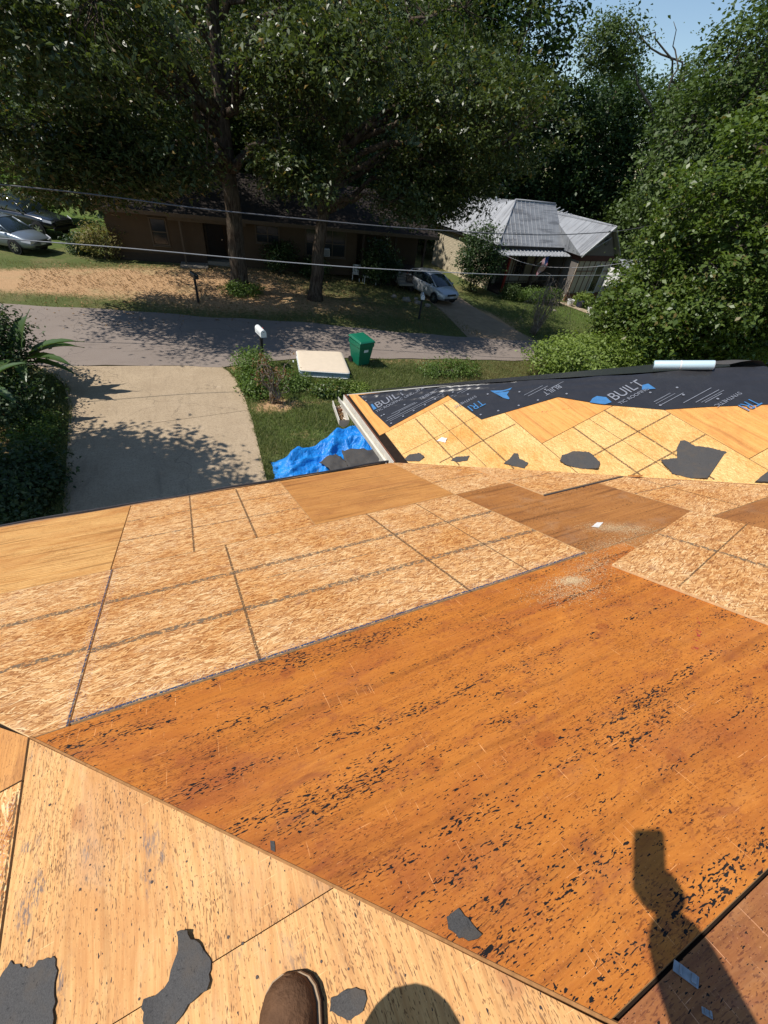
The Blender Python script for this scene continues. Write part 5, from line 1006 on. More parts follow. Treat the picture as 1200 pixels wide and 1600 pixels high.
# cars
def paint(key, c, metal=.0, rough=.28):
    t = NT(key, rough, .5); t.col(c); t.b.inputs['Metallic'].default_value = metal; t.b.inputs['Coat Weight'].default_value = .6; t.b.inputs['Coat Roughness'].default_value = .08; n = t.noise(t.coord(), 3, 3); t.put(t.b.inputs['Roughness'], t.fmix(n, rough * .8, rough * 1.4)); M[key] = t.m
paint('paint_grey', (.20, .23, .26), .55, .35); paint('paint_silver', (.48, .50, .52), .5, .35); paint('paint_black', (.010, .011, .016), .0, .2)
plain('car_glass', (.012, .018, .02), .06, .6, .05); plain('chrome', (.55, .56, .58), .2, .5, .05, 5, .9); plain('lamp', (.60, .60, .62), .12, .6, .05); plain('lamp_amber', (.62, .30, .12), .2, .5, .1); plain('dark_trim', (.02, .02, .022), .5, .3); plain('plate', (.62, .64, .66), .5, .3, .05)
def car(name, label, x, y, heading, kind, col):
    root = empty(name, at(x, y, .03), R(heading)); tag(root, label, 'car' if kind != 'truck' else 'truck')
    if kind == 'sedan':
        bd = [(-2.40, .42, .80, .58), (-2.32, .30, .98, .78), (-1.95, .24, 1.04, .87), (-1.2, .22, 1.02, .90), (0, .20, .97, .905), (.9, .20, .97, .905), (1.35, .22, .94, .89), (1.85, .24, .84, .86), (2.2, .28, .72, .78), (2.36, .34, .62, .66), (2.42, .42, .55, .5)]
        cb = [(-2.0, 1.03, 1.035, .70, .68), (-1.35, 1.0, 1.36, .79, .60), (-.75, .98, 1.45, .81, .60), (.0, .96, 1.47, .81, .61), (.45, .95, 1.42, .80, .60), (1.35, .93, .97, .76, .70)]; wx, wr = (-1.38, 1.42), .325; roof = (-1.3, .5)
    elif kind == 'hatch':
        bd = [(-2.02, .42, .88, .62), (-1.95, .30, 1.02, .78), (-1.6, .24, 1.05, .83), (-.9, .22, 1.02, .85), (0, .20, .98, .86), (.8, .20, .97, .86), (1.2, .22, .94, .85), (1.6, .24, .84, .82), (1.88, .28, .72, .75), (2.0, .34, .62, .64), (2.05, .42, .55, .48)]
        cb = [(-1.95, 1.02, 1.04, .68, .66), (-1.62, 1.02, 1.34, .74, .58), (-1.0, .99, 1.46, .77, .59), (-.2, .97, 1.49, .77, .60), (.3, .96, 1.43, .76, .59), (1.22, .93, .97, .72, .68)]; wx, wr = (-1.28, 1.26), .31; roof = (-1.55, .36)
    else:
        bd = [(-2.75, .55, 1.05, .80), (-2.70, .45, 1.15, .92), (-2.0, .42, 1.17, .96), (-1.0, .40, 1.16, .97), (0, .40, 1.15, .97), (1.0, .40, 1.15, .97), (1.5, .42, 1.13, .96), (2.1, .45, 1.06, .94), (2.55, .48, .98, .90), (2.70, .52, .90, .84), (2.74, .58, .8, .7)]
        cb = [(-2.3, 1.15, 1.17, .80, .78), (-2.1, 1.15, 1.72, .86, .68), (-1.2, 1.14, 1.82, .87, .69), (-.2, 1.13, 1.84, .87, .70), (.35, 1.13, 1.78, .86, .69), (1.15, 1.12, 1.16, .82, .78)]; wx, wr = (-1.65, 1.72), .40; roof = (-2.0, .4)
    b = MB(); rings = []
    for (X, zl_, zb, hw) in bd:
        half = [(0, zl_), (.80 * hw, zl_), (.97 * hw, zl_ + .10), (hw, (zl_ + zb) / 2), (.985 * hw, zb - .12), (.93 * hw, zb - .03), (.70 * hw, zb + .015), (.3 * hw, zb + .035), (0, zb + .04)]
        rings.append([(X, p, z) for p, z in half] + [(X, -p, z) for p, z in half[-2:0:-1]])
    b.loft(rings); body = b.build('body', M[col], root, smooth=True, subsurf=1)
    b = MB(); rings = [[(X, w1, z0), (X, w1 * .985, z0 + (z1 - z0) * .3), (X, w2, z1 - .03), (X, w2 * .8, z1), (X, 0, z1 + .012), (X, -w2 * .8, z1), (X, -w2, z1 - .03), (X, -w1 * .985, z0 + (z1 - z0) * .3), (X, -w1, z0)] for (X, z0, z1, w1, w2) in cb]
    b.loft(rings, False, False); b.build('windows', M['car_glass'], root, smooth=True)
    rf = [c for c in cb if roof[0] - .2 <= c[0] <= roof[1] + .1]; b = MB(); rings = [[(X, w2 * 1.01, z1 - .05), (X, w2 * .98, z1 - .012), (X, w2 * .75, z1 + .014), (X, 0, z1 + .026), (X, -w2 * .75, z1 + .014), (X, -w2 * .98, z1 - .012), (X, -w2 * 1.01, z1 - .05)] for (X, z0, z1, w1, w2) in rf]
    b.loft(rings, False, False); b.build('roof', M[col], root, smooth=True)
    for s_ in (-1, 1):
        fr = cb[-1]; tp_ = cb[-2]; b = MB(); b.tube([(fr[0], s_ * fr[3], fr[1]), (tp_[0], s_ * tp_[4], tp_[2] - .03)], .035, 6); b.build('pillar', M[col], root, smooth=True)
        q0, q1 = cb[0], cb[1]; b = MB(); b.tube([(q0[0], s_ * q0[3], q0[1]), (q1[0], s_ * q1[4], q1[2] - .03)], .055, 6); b.build('pillar', M[col], root, smooth=True)
        mid = cb[3]; b = MB(); b.tube([(mid[0] - .15, s_ * mid[3] * 1.005, mid[1]), (mid[0] - .2, s_ * mid[4] * 1.02, mid[2] - .04)], .028, 6); b.build('pillar', M['dark_trim'], root, smooth=True)
        b = MB(); b.box((fr[0] - .28, s_ * (fr[3] + .17), fr[1] + .10), (.10, .17, .11)); b.build('mirror', M[col], root, bevel=.03)
        L = bd[-1][0]; zz = bd[-3][2]; hw = bd[-3][3]
        b = MB(); b.add([(L - .50, s_ * hw * 1.075, zz + .04), (L - .10, s_ * hw * .86, zz - .045), (L - .075, s_ * hw * .55, zz - .085), (L - .07, s_ * hw * .55, zz - .19), (L - .10, s_ * hw * .90, zz - .16), (L - .46, s_ * hw * 1.09, zz - .10)], [(0, 1, 4, 5), (1, 2, 3, 4)]); h_ = b.build('headlight', M['lamp'], root); sm = h_.modifiers.new('s', 'SOLIDIFY'); sm.thickness = .03; sm.offset = 1
        b = MB(); b.box((bd[0][0] + .10, s_ * .62, bd[1][2] - .12), (.12, .26, .16)); b.build('tail_light', M['red_flag'], root, bevel=.02)
        for X in wx:
            hw_ = np.interp(X, [q[0] for q in bd], [q[3] for q in bd]); b = MB(); b.tube([(X, s_ * (hw_ - .02), wr), (X, s_ * (hw_ + .006), wr)], [wr * 1.16, wr * 1.14], 22); b.build('wheel_arch', M['dark_trim'], root)
            wh = empty('wheel', (X, s_ * (hw_ - .085), wr)); wh.parent = root
            b = MB(); n = 22; b.loft([[(rr_ * math.cos(t), yy * s_, rr_ * math.sin(t)) for t in (2 * math.pi * k / n for k in range(n))] for yy, rr_ in ((-.10, wr * .6), (-.10, wr * .93), (-.07, wr), (.07, wr), (.105, wr * .93), (.108, wr * .68))], True, False); b.build('tyre', M['rubber'], wh, smooth=True)
            b = MB(); b.tube([(0, s_ * .06, 0), (0, s_ * .075, 0)], wr * .66, 20)
            for k in range(7): a = 2 * math.pi * k / 7; b.box((math.cos(a) * wr * .36, s_ * .088, math.sin(a) * wr * .36), (wr * .60, .02, .05), Matrix.Rotation(-a, 3, 'Y'))
            b.tube([(0, s_ * .07, 0), (0, s_ * .105, 0)], wr * .15, 10); b.build('rim', M['chrome'], wh)
    L = bd[-1][0]; z = bd[-2][2]
    if kind == 'truck':
        b = MB(); b.box((L + .0, 0, .84), (.05, 1.25, .26)); gr = b.build('grille', M['dark_trim'], root, bevel=.02); b = MB()
        for k in range(3): b.box((L + .03, 0, .76 + k * .08), (.02, 1.2, .025))
        b.build('grille_bar', M['chrome'], gr); b = MB(); b.box((L + .03, 0, .55), (.10, 1.75, .20)); b.build('bumper', M['dark_trim'], root, bevel=.04)
    else:
        b = MB(); b.box((L - .02, 0, z + .02), (.05, .72, .12)); gr = b.build('grille', M['dark_trim'], root, bevel=.03); b = MB(); b.box((L + .01, 0, z + .06), (.012, .60, .02)); b.build('grille_bar', M['chrome'], gr)
        b = MB(); b.box((L - .03, 0, z - .22), (.07, 1.10, .10)); b.build('lower_intake', M['dark_trim'], root, bevel=.03)
        b = MB(); b.box((L + .012, 0, z - .10), (.012, .31, .10)); b.build('plate', M['plate'], root)
    for X in (-.35, .55):
        for s_ in (-1, 1): b = MB(); b.box((X, s_ * bd[4][3] * .99, bd[4][2] - .20), (.14, .03, .03)); b.build('door_handle', M['chrome'], root, bevel=.008)
    return root
car('sedan', 'grey sedan parked at the left edge in front of a black truck', -7.35, 32.9, -36, 'sedan', 'paint_grey')
car('pickup_truck', 'black truck parked behind the grey sedan', -6.9, 37.2, -36, 'truck', 'paint_black')
car('hatchback', 'small silver hatchback parked between the two houses', 16.45, 26.2, -80, 'hatch', 'paint_silver')
# cables
plain('cable', (.11, .11, .12), .5, .4, .1); plain('cable_pale', (.34, .34, .35), .5, .4, .1)
def cable(label, pts, r, mt, ext=6):
    p = np.array(pts, float); a = p[0] - (p[1] - p[0]) * ext + (0, 0, .08 * ext) - (0, .01, 0); e = p[-1] + (p[-1] - p[-2]) * .6; p = np.vstack([a, p, e]); t = np.arange(len(p)); u = np.linspace(0, len(p) - 1, 8 * len(p))
    q = np.stack([np.interp(u, t, p[:, i]) for i in range(3)], 1); k = np.ones(7) / 7; qq = q.copy()
    for i in range(3): qq[3:-3, i] = np.convolve(q[:, i], k, 'valid')
    b = MB(); b.tube(qq, r, 6); o = b.build('overhead_cable', M[mt], None, smooth=True); tag(o, label, 'cable', 'overhead cables')
cable('upper overhead cable along the road', [(-5.96, 19.09, 4.58), (-3.72, 18.63, 4.64), (-1.29, 18.25, 4.63), (1.41, 17.84, 4.53), (4.51, 17.43, 4.52), (8.07, 16.98, 4.52), (12.17, 16.49, 4.61), (16.0, 16.52, 4.7), (20.85, 17.16, 4.97), (24.11, 17.85, 5.29)], .020, 'cable', 3)
cable('lower pale overhead cable over the verge', [(-4.43, 14.33, 4.17), (-2.41, 14.3, 4.1), (-0.61, 14.09, 4.08), (2.59, 13.76, 3.98), (5.4, 13.35, 3.95), (8.89, 13.31, 3.89), (12.2, 13.91, 3.72), (16.06, 15.04, 3.48), (20.89, 16.3, 3.27), (23.75, 16.64, 3.29)], .014, 'cable_pale', 3)
cable('thin sagging service cable before the porch', [(22.87, 29.08, 2.09), (22.08, 27.15, 1.98), (22.21, 24.41, 1.94), (22.35, 22.19, 2.24), (22.7, 19.61, 2.87), (22.9, 17.79, 3.49), (23.54, 16.94, 4.0)], .012, 'cable_pale', 0)

# ------------------------------------------------------------------ dark house behind the oaks
def planks(key, c, pitch, depth=.3, axis=2, brick=False):
    t = NT(key, .85, .15); p = t.coord()
    if brick:
        br_ = t.n('TexBrick'); sw = t.n('SeparateXYZ'); t.put(sw.inputs[0], p); cx = t.n('CombineXYZ'); t.put(cx.inputs[0], t.math('ADD', sw.outputs[0], sw.outputs[1])); t.put(cx.inputs[1], sw.outputs[2]); t.put(br_.inputs['Vector'], cx.outputs[0])
        br_.inputs['Color1'].default_value = (*c, 1); br_.inputs['Color2'].default_value = (*[x * .78 for x in c], 1); br_.inputs['Mortar'].default_value = (*[x * .55 for x in c], 1); br_.inputs['Scale'].default_value = 1; br_.inputs['Brick Width'].default_value = .4; br_.inputs['Row Height'].default_value = pitch; br_.inputs['Mortar Size'].default_value = .012
        t.col(br_.outputs[0]).bump(br_.outputs[1], .3, .01)
    else:
        n = t.noise(p, 3, 4); t.col(t.mix(n, tuple(x * .85 for x in c), tuple(x * 1.1 for x in c)))
    M[key] = t.m
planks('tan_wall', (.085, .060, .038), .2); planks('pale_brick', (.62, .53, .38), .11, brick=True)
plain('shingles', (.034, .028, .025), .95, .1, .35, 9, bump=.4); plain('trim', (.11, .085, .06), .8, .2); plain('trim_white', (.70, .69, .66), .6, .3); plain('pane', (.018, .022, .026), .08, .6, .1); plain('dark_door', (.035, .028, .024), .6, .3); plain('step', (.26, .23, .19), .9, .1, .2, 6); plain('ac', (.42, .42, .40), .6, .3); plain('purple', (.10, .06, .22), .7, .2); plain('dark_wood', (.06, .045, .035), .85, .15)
dh = empty('bungalow', (-2.14, 31.01, -.15), math.atan2(-.128, .992)); tag(dh, 'low tan house in deep shade behind the oaks', 'house')
def hbox(name, a, b, mt, parent=dh, bevel=0): q = MB(); q.span(a, b); return q.build(name, M[mt], parent, bevel=bevel)
def window(parent, x0, x1, z0, z1, y, fr='trim', cols=1, rows=2, out=-1):
    f = MB(); wd = .07
    for (a, b) in (((x0 - wd, z0 - wd), (x0, z1 + wd)), ((x1, z0 - wd), (x1 + wd, z1 + wd)), ((x0, z1), (x1, z1 + wd)), ((x0, z0 - wd), (x1, z0))): f.span((a[0], y + out * .05, a[1]), (b[0], y, b[1]))
    for k in range(1, cols): X = x0 + (x1 - x0) * k / cols; f.span((X - .03, y + out * .04, z0), (X + .03, y, z1))
    for k in range(1, rows): Z = z0 + (z1 - z0) * k / rows; f.span((x0, y + out * .038, Z - .025), (x1, y - out * .0, Z + .025))
    o = f.build('window', M[fr], parent)
    for c in range(cols):
        for r_ in range(rows): q = MB(); a, b = x0 + (x1 - x0) * c / cols, x0 + (x1 - x0) * (c + 1) / cols; u, v = z0 + (z1 - z0) * r_ / rows, z0 + (z1 - z0) * (r_ + 1) / rows; q.span((a + .03, y + out * .012, u + .025), (b - .03, y + out * .002, v - .025)); q.build('pane', M['pane'], o)
    q = MB(); q.span((x0 - .1, y + out * .09, z0 - .12), (x1 + .1, y, z0 - .072)); q.build('sill', M[fr], o); return o
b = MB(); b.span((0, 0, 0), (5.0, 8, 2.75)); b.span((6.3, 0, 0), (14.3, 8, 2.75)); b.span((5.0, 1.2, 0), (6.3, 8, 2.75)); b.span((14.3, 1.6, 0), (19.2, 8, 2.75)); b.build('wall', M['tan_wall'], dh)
b = MB(); b.span((.02, -.015, .0), (4.98, -.003, .55)); b.build('plinth', M['dark_wood'], dh)
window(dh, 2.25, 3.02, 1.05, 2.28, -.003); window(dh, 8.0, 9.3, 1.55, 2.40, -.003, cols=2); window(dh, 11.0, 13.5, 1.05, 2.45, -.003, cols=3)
d_ = hbox('door', (5.15, 1.16, .35), (6.1, 1.19, 2.35), 'dark_door'); q = MB(); q.box((5.98, 1.13, 1.3), (.05, .06, .08)); q.build('handle', M['chrome'], d_)
hbox('door_trim', (5.04, 1.15, .35), (5.13, 1.195, 2.45), 'trim'); hbox('step', (3.5, -1.1, 0), (5.0, -.02, .22), 'step'); hbox('porch_floor', (5.0, -.05, 0), (6.3, 1.19, .34), 'step')
hbox('porch_beam', (3.2, -.35, 2.32), (7.4, -.25, 2.50), 'trim'); hbox('post', (3.75, -.34, .0), (3.84, -.26, 2.32), 'trim')
ac = hbox('air_conditioner', (11.75, -.36, 1.08), (12.45, -.06, 1.50), 'ac', bevel=.02); q = MB()
for k in range(6): q.span((11.8, -.366, 1.12 + k * .06), (12.4, -.361, 1.15 + k * .06))
q.build('grille', M['dark_trim'], ac)
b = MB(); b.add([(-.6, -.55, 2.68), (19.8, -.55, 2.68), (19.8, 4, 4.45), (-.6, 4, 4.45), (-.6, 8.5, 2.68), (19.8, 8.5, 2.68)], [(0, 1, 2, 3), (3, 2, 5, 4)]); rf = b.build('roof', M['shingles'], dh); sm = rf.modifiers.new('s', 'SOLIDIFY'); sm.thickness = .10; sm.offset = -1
b = MB(); b.span((-.6, -.60, 2.52), (19.8, -.56, 2.70)); b.build('fascia_board', M['trim'], dh)
b = MB(); b.add([(0, 0, 2.7), (0, 8, 2.7), (0, 4, 4.3)], [(0, 1, 2)]); b.add([(19.2, 1.6, 2.7), (19.2, 8, 2.7), (19.2, 4, 4.3)], [(0, 1, 2)]); b.build('gable', M['tan_wall'], dh)
hbox('porch_deck', (14.4, -.6, 0), (19.0, 1.58, .55), 'dark_wood')
for X in (14.6, 16.8, 18.9): hbox('post', (X - .06, -.5, .55), (X + .06, -.38, 2.55), 'dark_wood')
for k in range(4): hbox('step', (16.9, -1.9 + k * .32, 0), (18.1, -1.6 + k * .32, .12 + k * .13), 'step')
hbox('handrail', (16.78, -1.9, .75), (16.84, -.5, .82), 'zinc')
# clutter at the porch
def tabl(x, y, rz, lb):
    r = empty('garden_table', at(x, y), R(rz)); tag(r, lb, 'table'); b = MB(); b.span((-.45, -.28, .42), (.45, .28, .47)); b.build('table_top', M['trim_white'], r, bevel=.01)
    for a in (-.4, .4):
        for c in (-.23, .23): b = MB(); b.span((a - .02, c - .02, 0), (a + .02, c + .02, .42)); b.build('leg', M['trim_white'], r)
tabl(12.75, 28.3, -8, 'small white table on the grass before the dark porch')
def chair(x, y, rz, lb, mt='trim_white'):
    r = empty('garden_chair', at(x, y), R(rz)); tag(r, lb, 'chair'); b = MB(); b.span((-.26, -.26, .40), (.26, .26, .45)); b.build('seat', M[mt], r, bevel=.01)
    b = MB()
    for k in range(5): b.span((-.24 + k * .1, .23, .45), (-.18 + k * .1, .26, .95))
    b.span((-.26, .225, .93), (.26, .265, 1.0)); b.build('backrest', M[mt], r)
    for a in (-.23, .23):
        for c in (-.23, .23): b = MB(); b.span((a - .02, c - .02, 0), (a + .02, c + .02, .40)); b.build('leg', M[mt], r)
        b = MB(); b.span((a - .03, -.26, .62), (a + .03, .25, .655)); b.build('armrest', M[mt], r)
chair(12.0, 28.9, 160, 'white garden chair against the dark house wall')
chair(15.2, 27.4, 170, 'dark wooden bench chair left of the silver hatchback', 'dark_wood')
bc = empty('storage_crate', at(14.4, 28.6, 0)); tag(bc, 'dark low crate on the ground by the porch steps', 'crate'); b = MB()
for k in range(3): b.span((-.5, -.3, .04 + k * .16), (.5, -.27, .16 + k * .16)); b.span((-.5, .27, .04 + k * .16), (.5, .3, .16 + k * .16)); b.span((-.5, -.27, .04 + k * .16), (-.47, .27, .16 + k * .16)); b.span((.47, -.27, .04 + k * .16), (.5, .27, .16 + k * .16))
b.build('slats', M['dark_wood'], bc); b = MB(); b.span((-.47, -.27, 0), (.47, .27, .04)); b.build('base', M['dark_wood'], bc)
st_ = MB(); 
for i, (x, y, s_) in enumerate([(13.9, 24.9, .28), (14.5, 24.5, .22), (13.3, 25.5, .2), (15.0, 24.0, .2), (14.9, 25.4, .16), (27.0, 24.9, .14)]):
    g = np.random.default_rng(200 + i); bm = bmesh.new(); bmesh.ops.create_icosphere(bm, subdivisions=2, radius=s_)
    for v in bm.verts: v.co *= 1 + .35 * mn.noise(v.co * 6 + Vector((i * 9, 0, 0))); v.co.z *= .6
    me = bpy.data.meshes.new('stone'); bm.to_mesh(me); bm.free(); o = link_mesh('stone', me, M['step']); o.location = at(x, y, s_ * .25)
    tag(o, ['largest pale stone before the dark porch', 'pale stone nearest the white mailbox across the road', 'pale stone left of the other porch stones', 'small pale stone nearest the road', 'small pale stone beside the hatchback', 'small stone on the lawn before the hedge'][i], 'stone', 'stones in the yard')

# ------------------------------------------------------------------ metal roofed house
ang = R(-84.71); hr_ = Vector((math.cos(ang), math.sin(ang))); hq = Vector((-hr_.y, hr_.x)); ZB = gz(27.67)
mh = empty('cottage', (23.67, 29.4, ZB), math.atan2(hq.y, hq.x)); tag(mh, 'cottage with a bright ribbed metal roof and a flag on its porch', 'house')
# local: x = along the front, y = -t (depth is +y), z up
def metal():
    t = NT('metal_roof', .55, .4); p = t.coord(); n = t.noise(t.vmul(p, (1, 1, 1)), 1.4, 6, .7); n2 = t.noise(t.vmul(p, (.6, 6, 2)), 1.5, 4, .7); c = t.mix(n, (.26, .27, .29), (.44, .45, .47)); n3 = t.noise(t.vmul(p, (.35, 9, .35)), 1, 3, .7); c = t.mix(t.math('MULTIPLY', t.smooth(n3, .46, .62), .8), c, (.16, .165, .18)); c = t.mix(t.math('MULTIPLY', t.smooth(n2, .55, .8), .6), c, (.30, .25, .21)); t.col(c); M['metal_roof'] = t.m  # dark streaks down the slope: dirt plus painted-in rib shadow lines
metal()
plain('batten', (.13, .05, .035), .8, .2, .2); plain('panel_beige', (.44, .39, .31), .8, .15, .06, 2); plain('red_beam', (.085, .034, .028), .7, .2, .2); plain('red_post', (.26, .022, .02), .5, .3); plain('dark_gable', (.17, .15, .135), .8, .15)
he, hw_, hp, hr2, hl, hwr = 3.42, 3.23, 2.93, 6.05, 5.47, 5.31
w0, w1, tw = 7.43, 11.71, 1.93
b = MB(); b.span((0, .02, -.4), (.05, 8.0, he - .1)); b.build('side_wall', M['pale_brick'], mh); b = MB(); b.span((0.05, 1.6, -.4), (w0, 8.0, he - .1)); b.span((w0 + .05, -tw + .05, -.4), (w1 - .05, 8.0, hw_ - .05)); b.build('wall', M['panel_beige'], mh)
b = MB(); b.span((0, 0.0, -.4), (.25, .25, he - .1)); b.build('corner_post', M['dark_trim'], mh)
def roof_face(pts, name, rib_dir_from, rib_dir_to, pitch=.46, flip=False):
    """flat sheet plus raised ribs running from the top edge to the eave"""
    pts = [Vector(p) for p in pts]; n = sum(((pts[i] - pts[0]).cross(pts[(i + 1) % len(pts)] - pts[0]) for i in range(1, len(pts))), Vector((0, 0, 0))).normalized()
    if n.z < 0: n = -n
    b = MB(); b.add(pts + [p - n * .04 for p in pts], [tuple(range(len(pts))), tuple(range(2 * len(pts) - 1, len(pts) - 1, -1))] + [(i, (i + 1) % len(pts), len(pts) + (i + 1) % len(pts), len(pts) + i) for i in range(len(pts))]); o = b.build(name, M['metal_roof'], mh)
    d = (Vector(rib_dir_to) - Vector(rib_dir_from)); d = (d - n * d.dot(n)).normalized(); e = n.cross(d).normalized(); o0 = pts[0]
    P2 = [((p - o0).dot(e), (p - o0).dot(d)) for p in pts]; lo, hi = min(p[0] for p in P2), max(p[0] for p in P2); rb = MB(); k = lo + pitch * .4
    while k < hi:
        ts = []
        for i in range(len(P2)):
            (a, c), (a2, c2) = P2[i], P2[(i + 1) % len(P2)]
            if (a - k) * (a2 - k) < 0: ts.append(c + (c2 - c) * (k - a) / (a2 - a))
        if len(ts) >= 2:
            q0, q1 = o0 + e * k + d * min(ts) + n * .012, o0 + e * k + d * max(ts) + n * .012
            rb.add([q0 - e * .045 - n * .01, q0 - e * .025 + n * .055, q0 + e * .025 + n * .055, q0 + e * .045 - n * .01, q1 - e * .045 - n * .01, q1 - e * .025 + n * .055, q1 + e * .025 + n * .055, q1 + e * .045 - n * .01], [(0, 1, 5, 4), (1, 2, 6, 5), (2, 3, 7, 6), (4, 5, 6, 7), (3, 2, 1, 0)])
        k += pitch
    if rb.v: rb.build('rib', M['metal_roof'], o)
    return o
E1, E2 = (-.4, -.4, he), (w0 - .4, -.4, he)
R0, R1 = (1.99, 1.52, hr2), (6.41, 1.52, hr2)
roof_face([E1, E2, (w0 - .4, -.2, he + .1), R1, R0], 'roof_front', R0, (1.99, -.4, he))
roof_face([E1, R0, (2.4, 3.6, 5.6), (2.83, 4.46, hl), (2.83, 8.3, hl), (-.4, 8.3, he)], 'roof_side', (2.83, 5, hl), (-.4, 5, he))
roof_face([R0, R1, (9.89, 5, hwr), (9.89, 8.3, hl), (2.83, 8.3, hl), (2.83, 4.46, hl)], 'roof_back', (4, 1.5, 6), (4, 8, 5), 99)
WA, WB, WC, WD = (w0 - .4, -tw - .35, hw_), (9.89, -tw - .35, hwr), (9.89, 5.0, hwr), (w0 - .4, .5, hw_)
roof_face([WA, WB, WC, (6.41, 1.6, hr2 - .6), (w0 - .4, .6, hw_ + .05)], 'roof_wing', (9.89, 0, hwr), (w0 - .4, 0, hw_), .46)
roof_face([(w1 + .4, -tw - .35, hw_ + .1), WB, WC, (w1 + .4, 5, hw_ + .1)], 'roof_wing', (9.89, 0, hwr), (w1 + .4, 0, hw_), .46)
roof_face([(-.6, -1.1, hp), (w0 - .05, -1.1, hp), (w0 - .05, 1.2, hp + .62), (.9, 1.2, hp + .62)], 'porch_roof', (3, 1.2, hp + .62), (3, -1.1, hp), .40)
roof_face([(-.6, -1.1, hp), (.9, 1.2, hp + .62), (-.6, 1.2, hp + .1)], 'porch_roof', (.9, 1.2, hp + .62), (-.6, .6, hp), .40)
for q0, q1 in ((R0, R1), (WB, WC), (E1, R0), ((2.83, 4.46, hl), (2.83, 8.3, hl))): b = MB(); b.tube([q0, q1], .065, 6); b.build('ridge_cap', M['metal_roof'], mh, smooth=True)
b = MB(); b.tube([(3.2, 5.0, 5.2), (3.2, 5.0, 5.95)], .09, 8); b.build('vent_pipe', M['zinc'], mh, smooth=True)
b = MB(); b.span((-.3, -.3, he - .22), (w0 - .3, -.24, he - .03)); b.build('fascia_board', M['dark_trim'], mh); b = MB(); b.span((-.32, -.3, he - .22), (-.27, 8.2, he - .04)); b.build('fascia_board', M['dark_trim'], mh)
# wing front: panelled wall, battens, window, gable with round vent
b = MB(); b.span((w0, -tw, .32), (w1, -tw + .1, hw_ - .42)); b.build('wall_panel', M['panel_beige'], mh); b = MB(); b.span((w0, -tw + .05, .32), (w0 + .05, 1.6, hw_ - .42)); b.build('wall_panel', M['dark_gable'], mh)
b = MB(); b.span((w0 - .03, -tw - .04, -.5), (w1 + .02, -tw + .12, .32)); b.build('plinth', M['rust'], mh)
b = MB(); b.span((w0 - .06, -tw - .06, .32), (w1, -tw - .002, .40)); b.build('sill_board', M['trim'], mh)
for k in range(7): X = w0 + .06 + k * (w1 - w0 - .1) / 6; b = MB(); b.span((X - .025, -tw - .03, .40), (X + .025, -tw - .001, hw_ - .42)); b.build('batten', M['batten'], mh)
b = MB(); b.span((w0, -tw - .028, 2.05), (w1, -tw - .002, 2.10)); b.build('batten', M['batten'], mh)
b = MB(); b.span((w0 - .05, -tw - .05, hw_ - .42), (w1 + .05, -tw + .12, hw_ - .02)); b.span((w0 - .05, -tw + .12, hw_ - .42), (w0 + .02, 1.5, hw_ - .02)); b.build('beam', M['red_beam'], mh)
window(mh, w0 + 2.55, w0 + 3.45, .48, 2.45, -tw - .03, 'trim_white', 1, 1)
b = MB(); b.span((w1 - .02, -tw - .06, -.3), (w1 + .10, -tw + .12, hw_ - .42)); b.build('corner_board', M['trim_white'], mh)
b = MB(); b.add([(w0 + .1, -tw - .01, hw_ - .02), (w1 - .0, -tw - .01, hw_ - .02), (9.89, -tw - .01, hwr - .16)], [(0, 1, 2)]); b.build('gable', M['dark_gable'], mh)
b = MB(); b.tube([(9.89, -tw - .05, 4.2), (9.89, -tw - .012, 4.2)], .26, 20); o = b.build('round_vent', M['dark_trim'], mh); b = MB(); b.tube([(9.89, -tw - .06, 4.2), (9.89, -tw - .045, 4.2)], .17, 20); b.build('vent_face', M['dark_gable'], o)
b = MB(); b.add([Vector(WA) + Vector((.02, -.02, -.10)), Vector(WA) + Vector((.02, -.02, .03)), Vector(WB) + Vector((0, -.02, .03)), Vector(WB) + Vector((0, -.02, -.10))], [(0, 1, 2, 3)]); o = b.build('rake_board', M['trim_white'], mh); sm = o.modifiers.new('s', 'SOLIDIFY'); sm.thickness = .03
# porch
b = MB(); b.span((.2, -1.0, -.4), (w0 - .02, 1.6, .30)); b.build('porch_floor', M['dark_wood'], mh)
for X, mt in ((.7, 'red_post'), (3.6, 'dark_wood'), (6.9, 'dark_wood')): b = MB(); b.span((X - .07, -.95, .30), (X + .07, -.81, hp - .06)); b.build('post', M[mt], mh)
for k in range(5): X = 1.2 + k * 1.25; b = MB(); b.span((X - .03, 1.57, .3), (X + .03, 1.598, 2.9)); b.build('batten', M['batten'], mh)
o = MB().span((2.2, 1.55, .3), (3.1, 1.595, 2.4)).build('door', M['dark_door'], mh); q = MB(); q.box((3.0, 1.53, 1.3), (.04, .05, .08)); q.build('handle', M['chrome'], o); window(mh, 4.0, 5.2, 1.0, 2.3, 1.59, 'trim', 2, 2)
b = MB(); b.span((.75, -.92, 1.08), (5.6, -.86, 1.14)); b.span((.75, -.92, .42), (5.6, -.86, .47)); rl = b.build('railing', M['dark_wood'], mh)
for k in range(24): X = .9 + k * .2; b = MB(); b.span((X - .018, -.905, .47), (X + .018, -.875, 1.08)); b.build('baluster', M['dark_wood'], rl)
for k in range(2): b = MB(); b.span((5.75, -1.6 + k * .3, -.5), (7.2, -1.3 + k * .3, -.12 + k * .2)); b.build('step', M['step'], mh)
b = MB(); b.span((-.06, 2.4, 1.0), (-.012, 3.4, 2.6)); o = b.build('side_window', M['trim_white'], mh); b = MB(); b.span((-.075, 2.5, 1.1), (-.062, 3.3, 2.5)); b.build('pane', M['pane'], o)
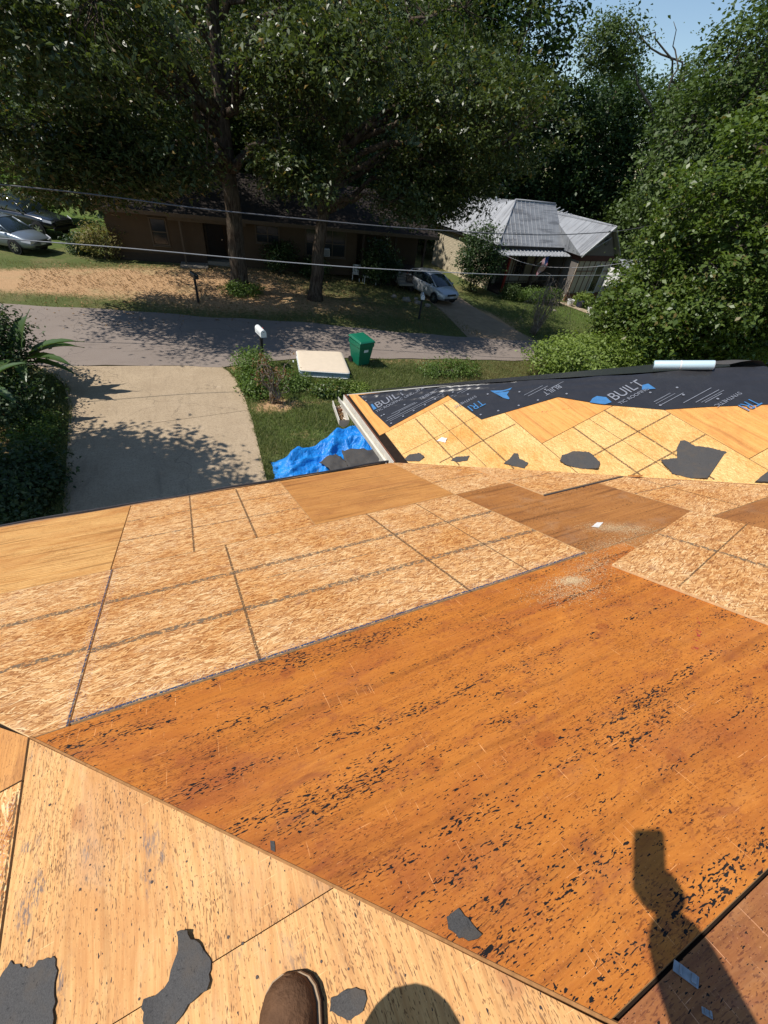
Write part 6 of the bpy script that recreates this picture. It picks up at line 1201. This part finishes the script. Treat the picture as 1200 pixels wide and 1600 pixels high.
# flag
def flag():
    r = empty('flag', mh.location + Vector((hq.x * 3.7 + hr_.x * 1.05, hq.y * 3.7 + hr_.y * 1.05, 2.35)), math.atan2(hq.y, hq.x)); r.scale = (1.3,) * 3; tag(r, 'striped flag hanging on a slanted pole at the porch', 'flag')
    plain('flag_red', (.55, .08, .12), .8, .1); plain('flag_white', (.78, .74, .74), .8, .1); plain('flag_blue', (.04, .06, .20), .8, .1)
    b = MB(); b.tube([(0, 0, 0), (.35, -.45, .62)], .014, 6); b.build('pole', M['trim_white'], r)
    # cloth hangs from the pole tip: u along the hoist (down the pole), v down
    P0 = np.array((.35, -.45, .60)); hd = np.array((-.47, .10, -.30)); dn = np.array((-.12, .0, -.86))
    def cp(u, v): return P0 + hd * u + dn * v + np.array((0, .06 * math.sin(v * 7 + u * 3), 0))
    for k in range(13):
        v0, v1 = (0.46 if k < 7 else 0), 1; b = MB(); n = 8; v = []
        for i in range(n):
            t = v0 + (v1 - v0) * i / (n - 1); v += [cp(k / 13, t), cp((k + 1) / 13, t)]
        b.add(v, [(2 * i, 2 * i + 1, 2 * i + 3, 2 * i + 2) for i in range(n - 1)]); b.build('stripe', M['flag_red' if k % 2 == 0 else 'flag_white'], r, smooth=True)
    n = 6; v = []
    for i in range(n):
        t = .46 * i / (n - 1); v += [cp(0, t), cp(7 / 13, t)]
    can = mesh('canton', v, [(2 * i, 2 * i + 1, 2 * i + 3, 2 * i + 2) for i in range(n - 1)], M['flag_blue'], r, smooth=True); b = MB()
    for i in range(5):
        for j in range(5):
            c = cp(.05 + i * .11, .05 + j * .09); 
            for sg in (-1, 1): b.add([c + np.array((math.cos(a) * .014 * (1 if m % 2 else .45), sg * .004, math.sin(a) * .014 * (1 if m % 2 else .45))) for m, a in enumerate(np.linspace(0, 2 * math.pi, 11)[:-1])], [tuple(range(10))])
    b.build('stars', M['flag_white'], can)
flag()
# front path, pots, outbuilding
pth = [(29.6, 27.6), (31.0, 27.5), (31.6, 25.6), (33.4, 23.6), (36, 22.0), (35.4, 21.2), (32.4, 22.9), (30.6, 24.9)]
o = mesh('front_path', [(x, y, gz(x) + .03) for x, y in pth], [tuple(range(len(pth)))], plain('path', (.52, .40, .29), .9, .1, .15, 3)); tag(o, kind='structure')
def pot(x, y, mt, lb, s_=1.0, plant=False):
    r = empty('plant_pot', at(x, y)); r.scale = (s_,) * 3; tag(r, lb, 'pot', 'pots beside the porch steps'); b = MB(); n = 14
    b.loft([[(a * math.cos(t), a * math.sin(t), z) for t in (2 * math.pi * k / n for k in range(n))] for a, z in ((.14, 0), (.18, .1), (.22, .34), (.24, .36), (.24, .40), (.2, .40), (.19, .36))]); b.build('pot_body', M[mt], r, smooth=False)
    b = MB(); b.tube([(0, 0, .34), (0, 0, .365)], .195, 14); b.build('soil', M['dark_wood'], r)
plain('pot_blue', (.02, .03, .06), .3, .5); pot(30.4, 26.7, 'trim_white', 'white pot at the end of the porch steps', 1.2); pot(31.2, 26.4, 'pot_blue', 'dark blue pot below the panelled wall', 1.3); pot(31.0, 25.0, 'trim_white', 'low white pot beside the round clipped bush', 1.0)
ob = empty('outbuilding', at(38.6, 27.4), R(-6)); tag(ob, 'white outbuilding half hidden by leaves right of the gable', 'shed'); plain('white_siding', (.80, .80, .78), .7, .2, .04, 2)
b = MB(); b.span((-1.2, 0, -.3), (3.6, 4, 2.7)); b.build('wall', M['white_siding'], ob)
for k in range(13): b = MB(); b.span((-1.22, -.02, -.2 + k * .22), (3.62, -.002, -.02 + k * .22)); b.build('siding_board', M['white_siding'], ob)
b = MB(); b.add([(-1.5, -.4, 2.6), (3.9, -.4, 2.6), (3.9, 2, 3.5), (-1.5, 2, 3.5), (-1.5, 4.4, 2.6), (3.9, 4.4, 2.6)], [(0, 1, 2, 3), (3, 2, 5, 4)]); o = b.build('roof', M['metal_roof'], ob); sm = o.modifiers.new('s', 'SOLIDIFY'); sm.thickness = .05
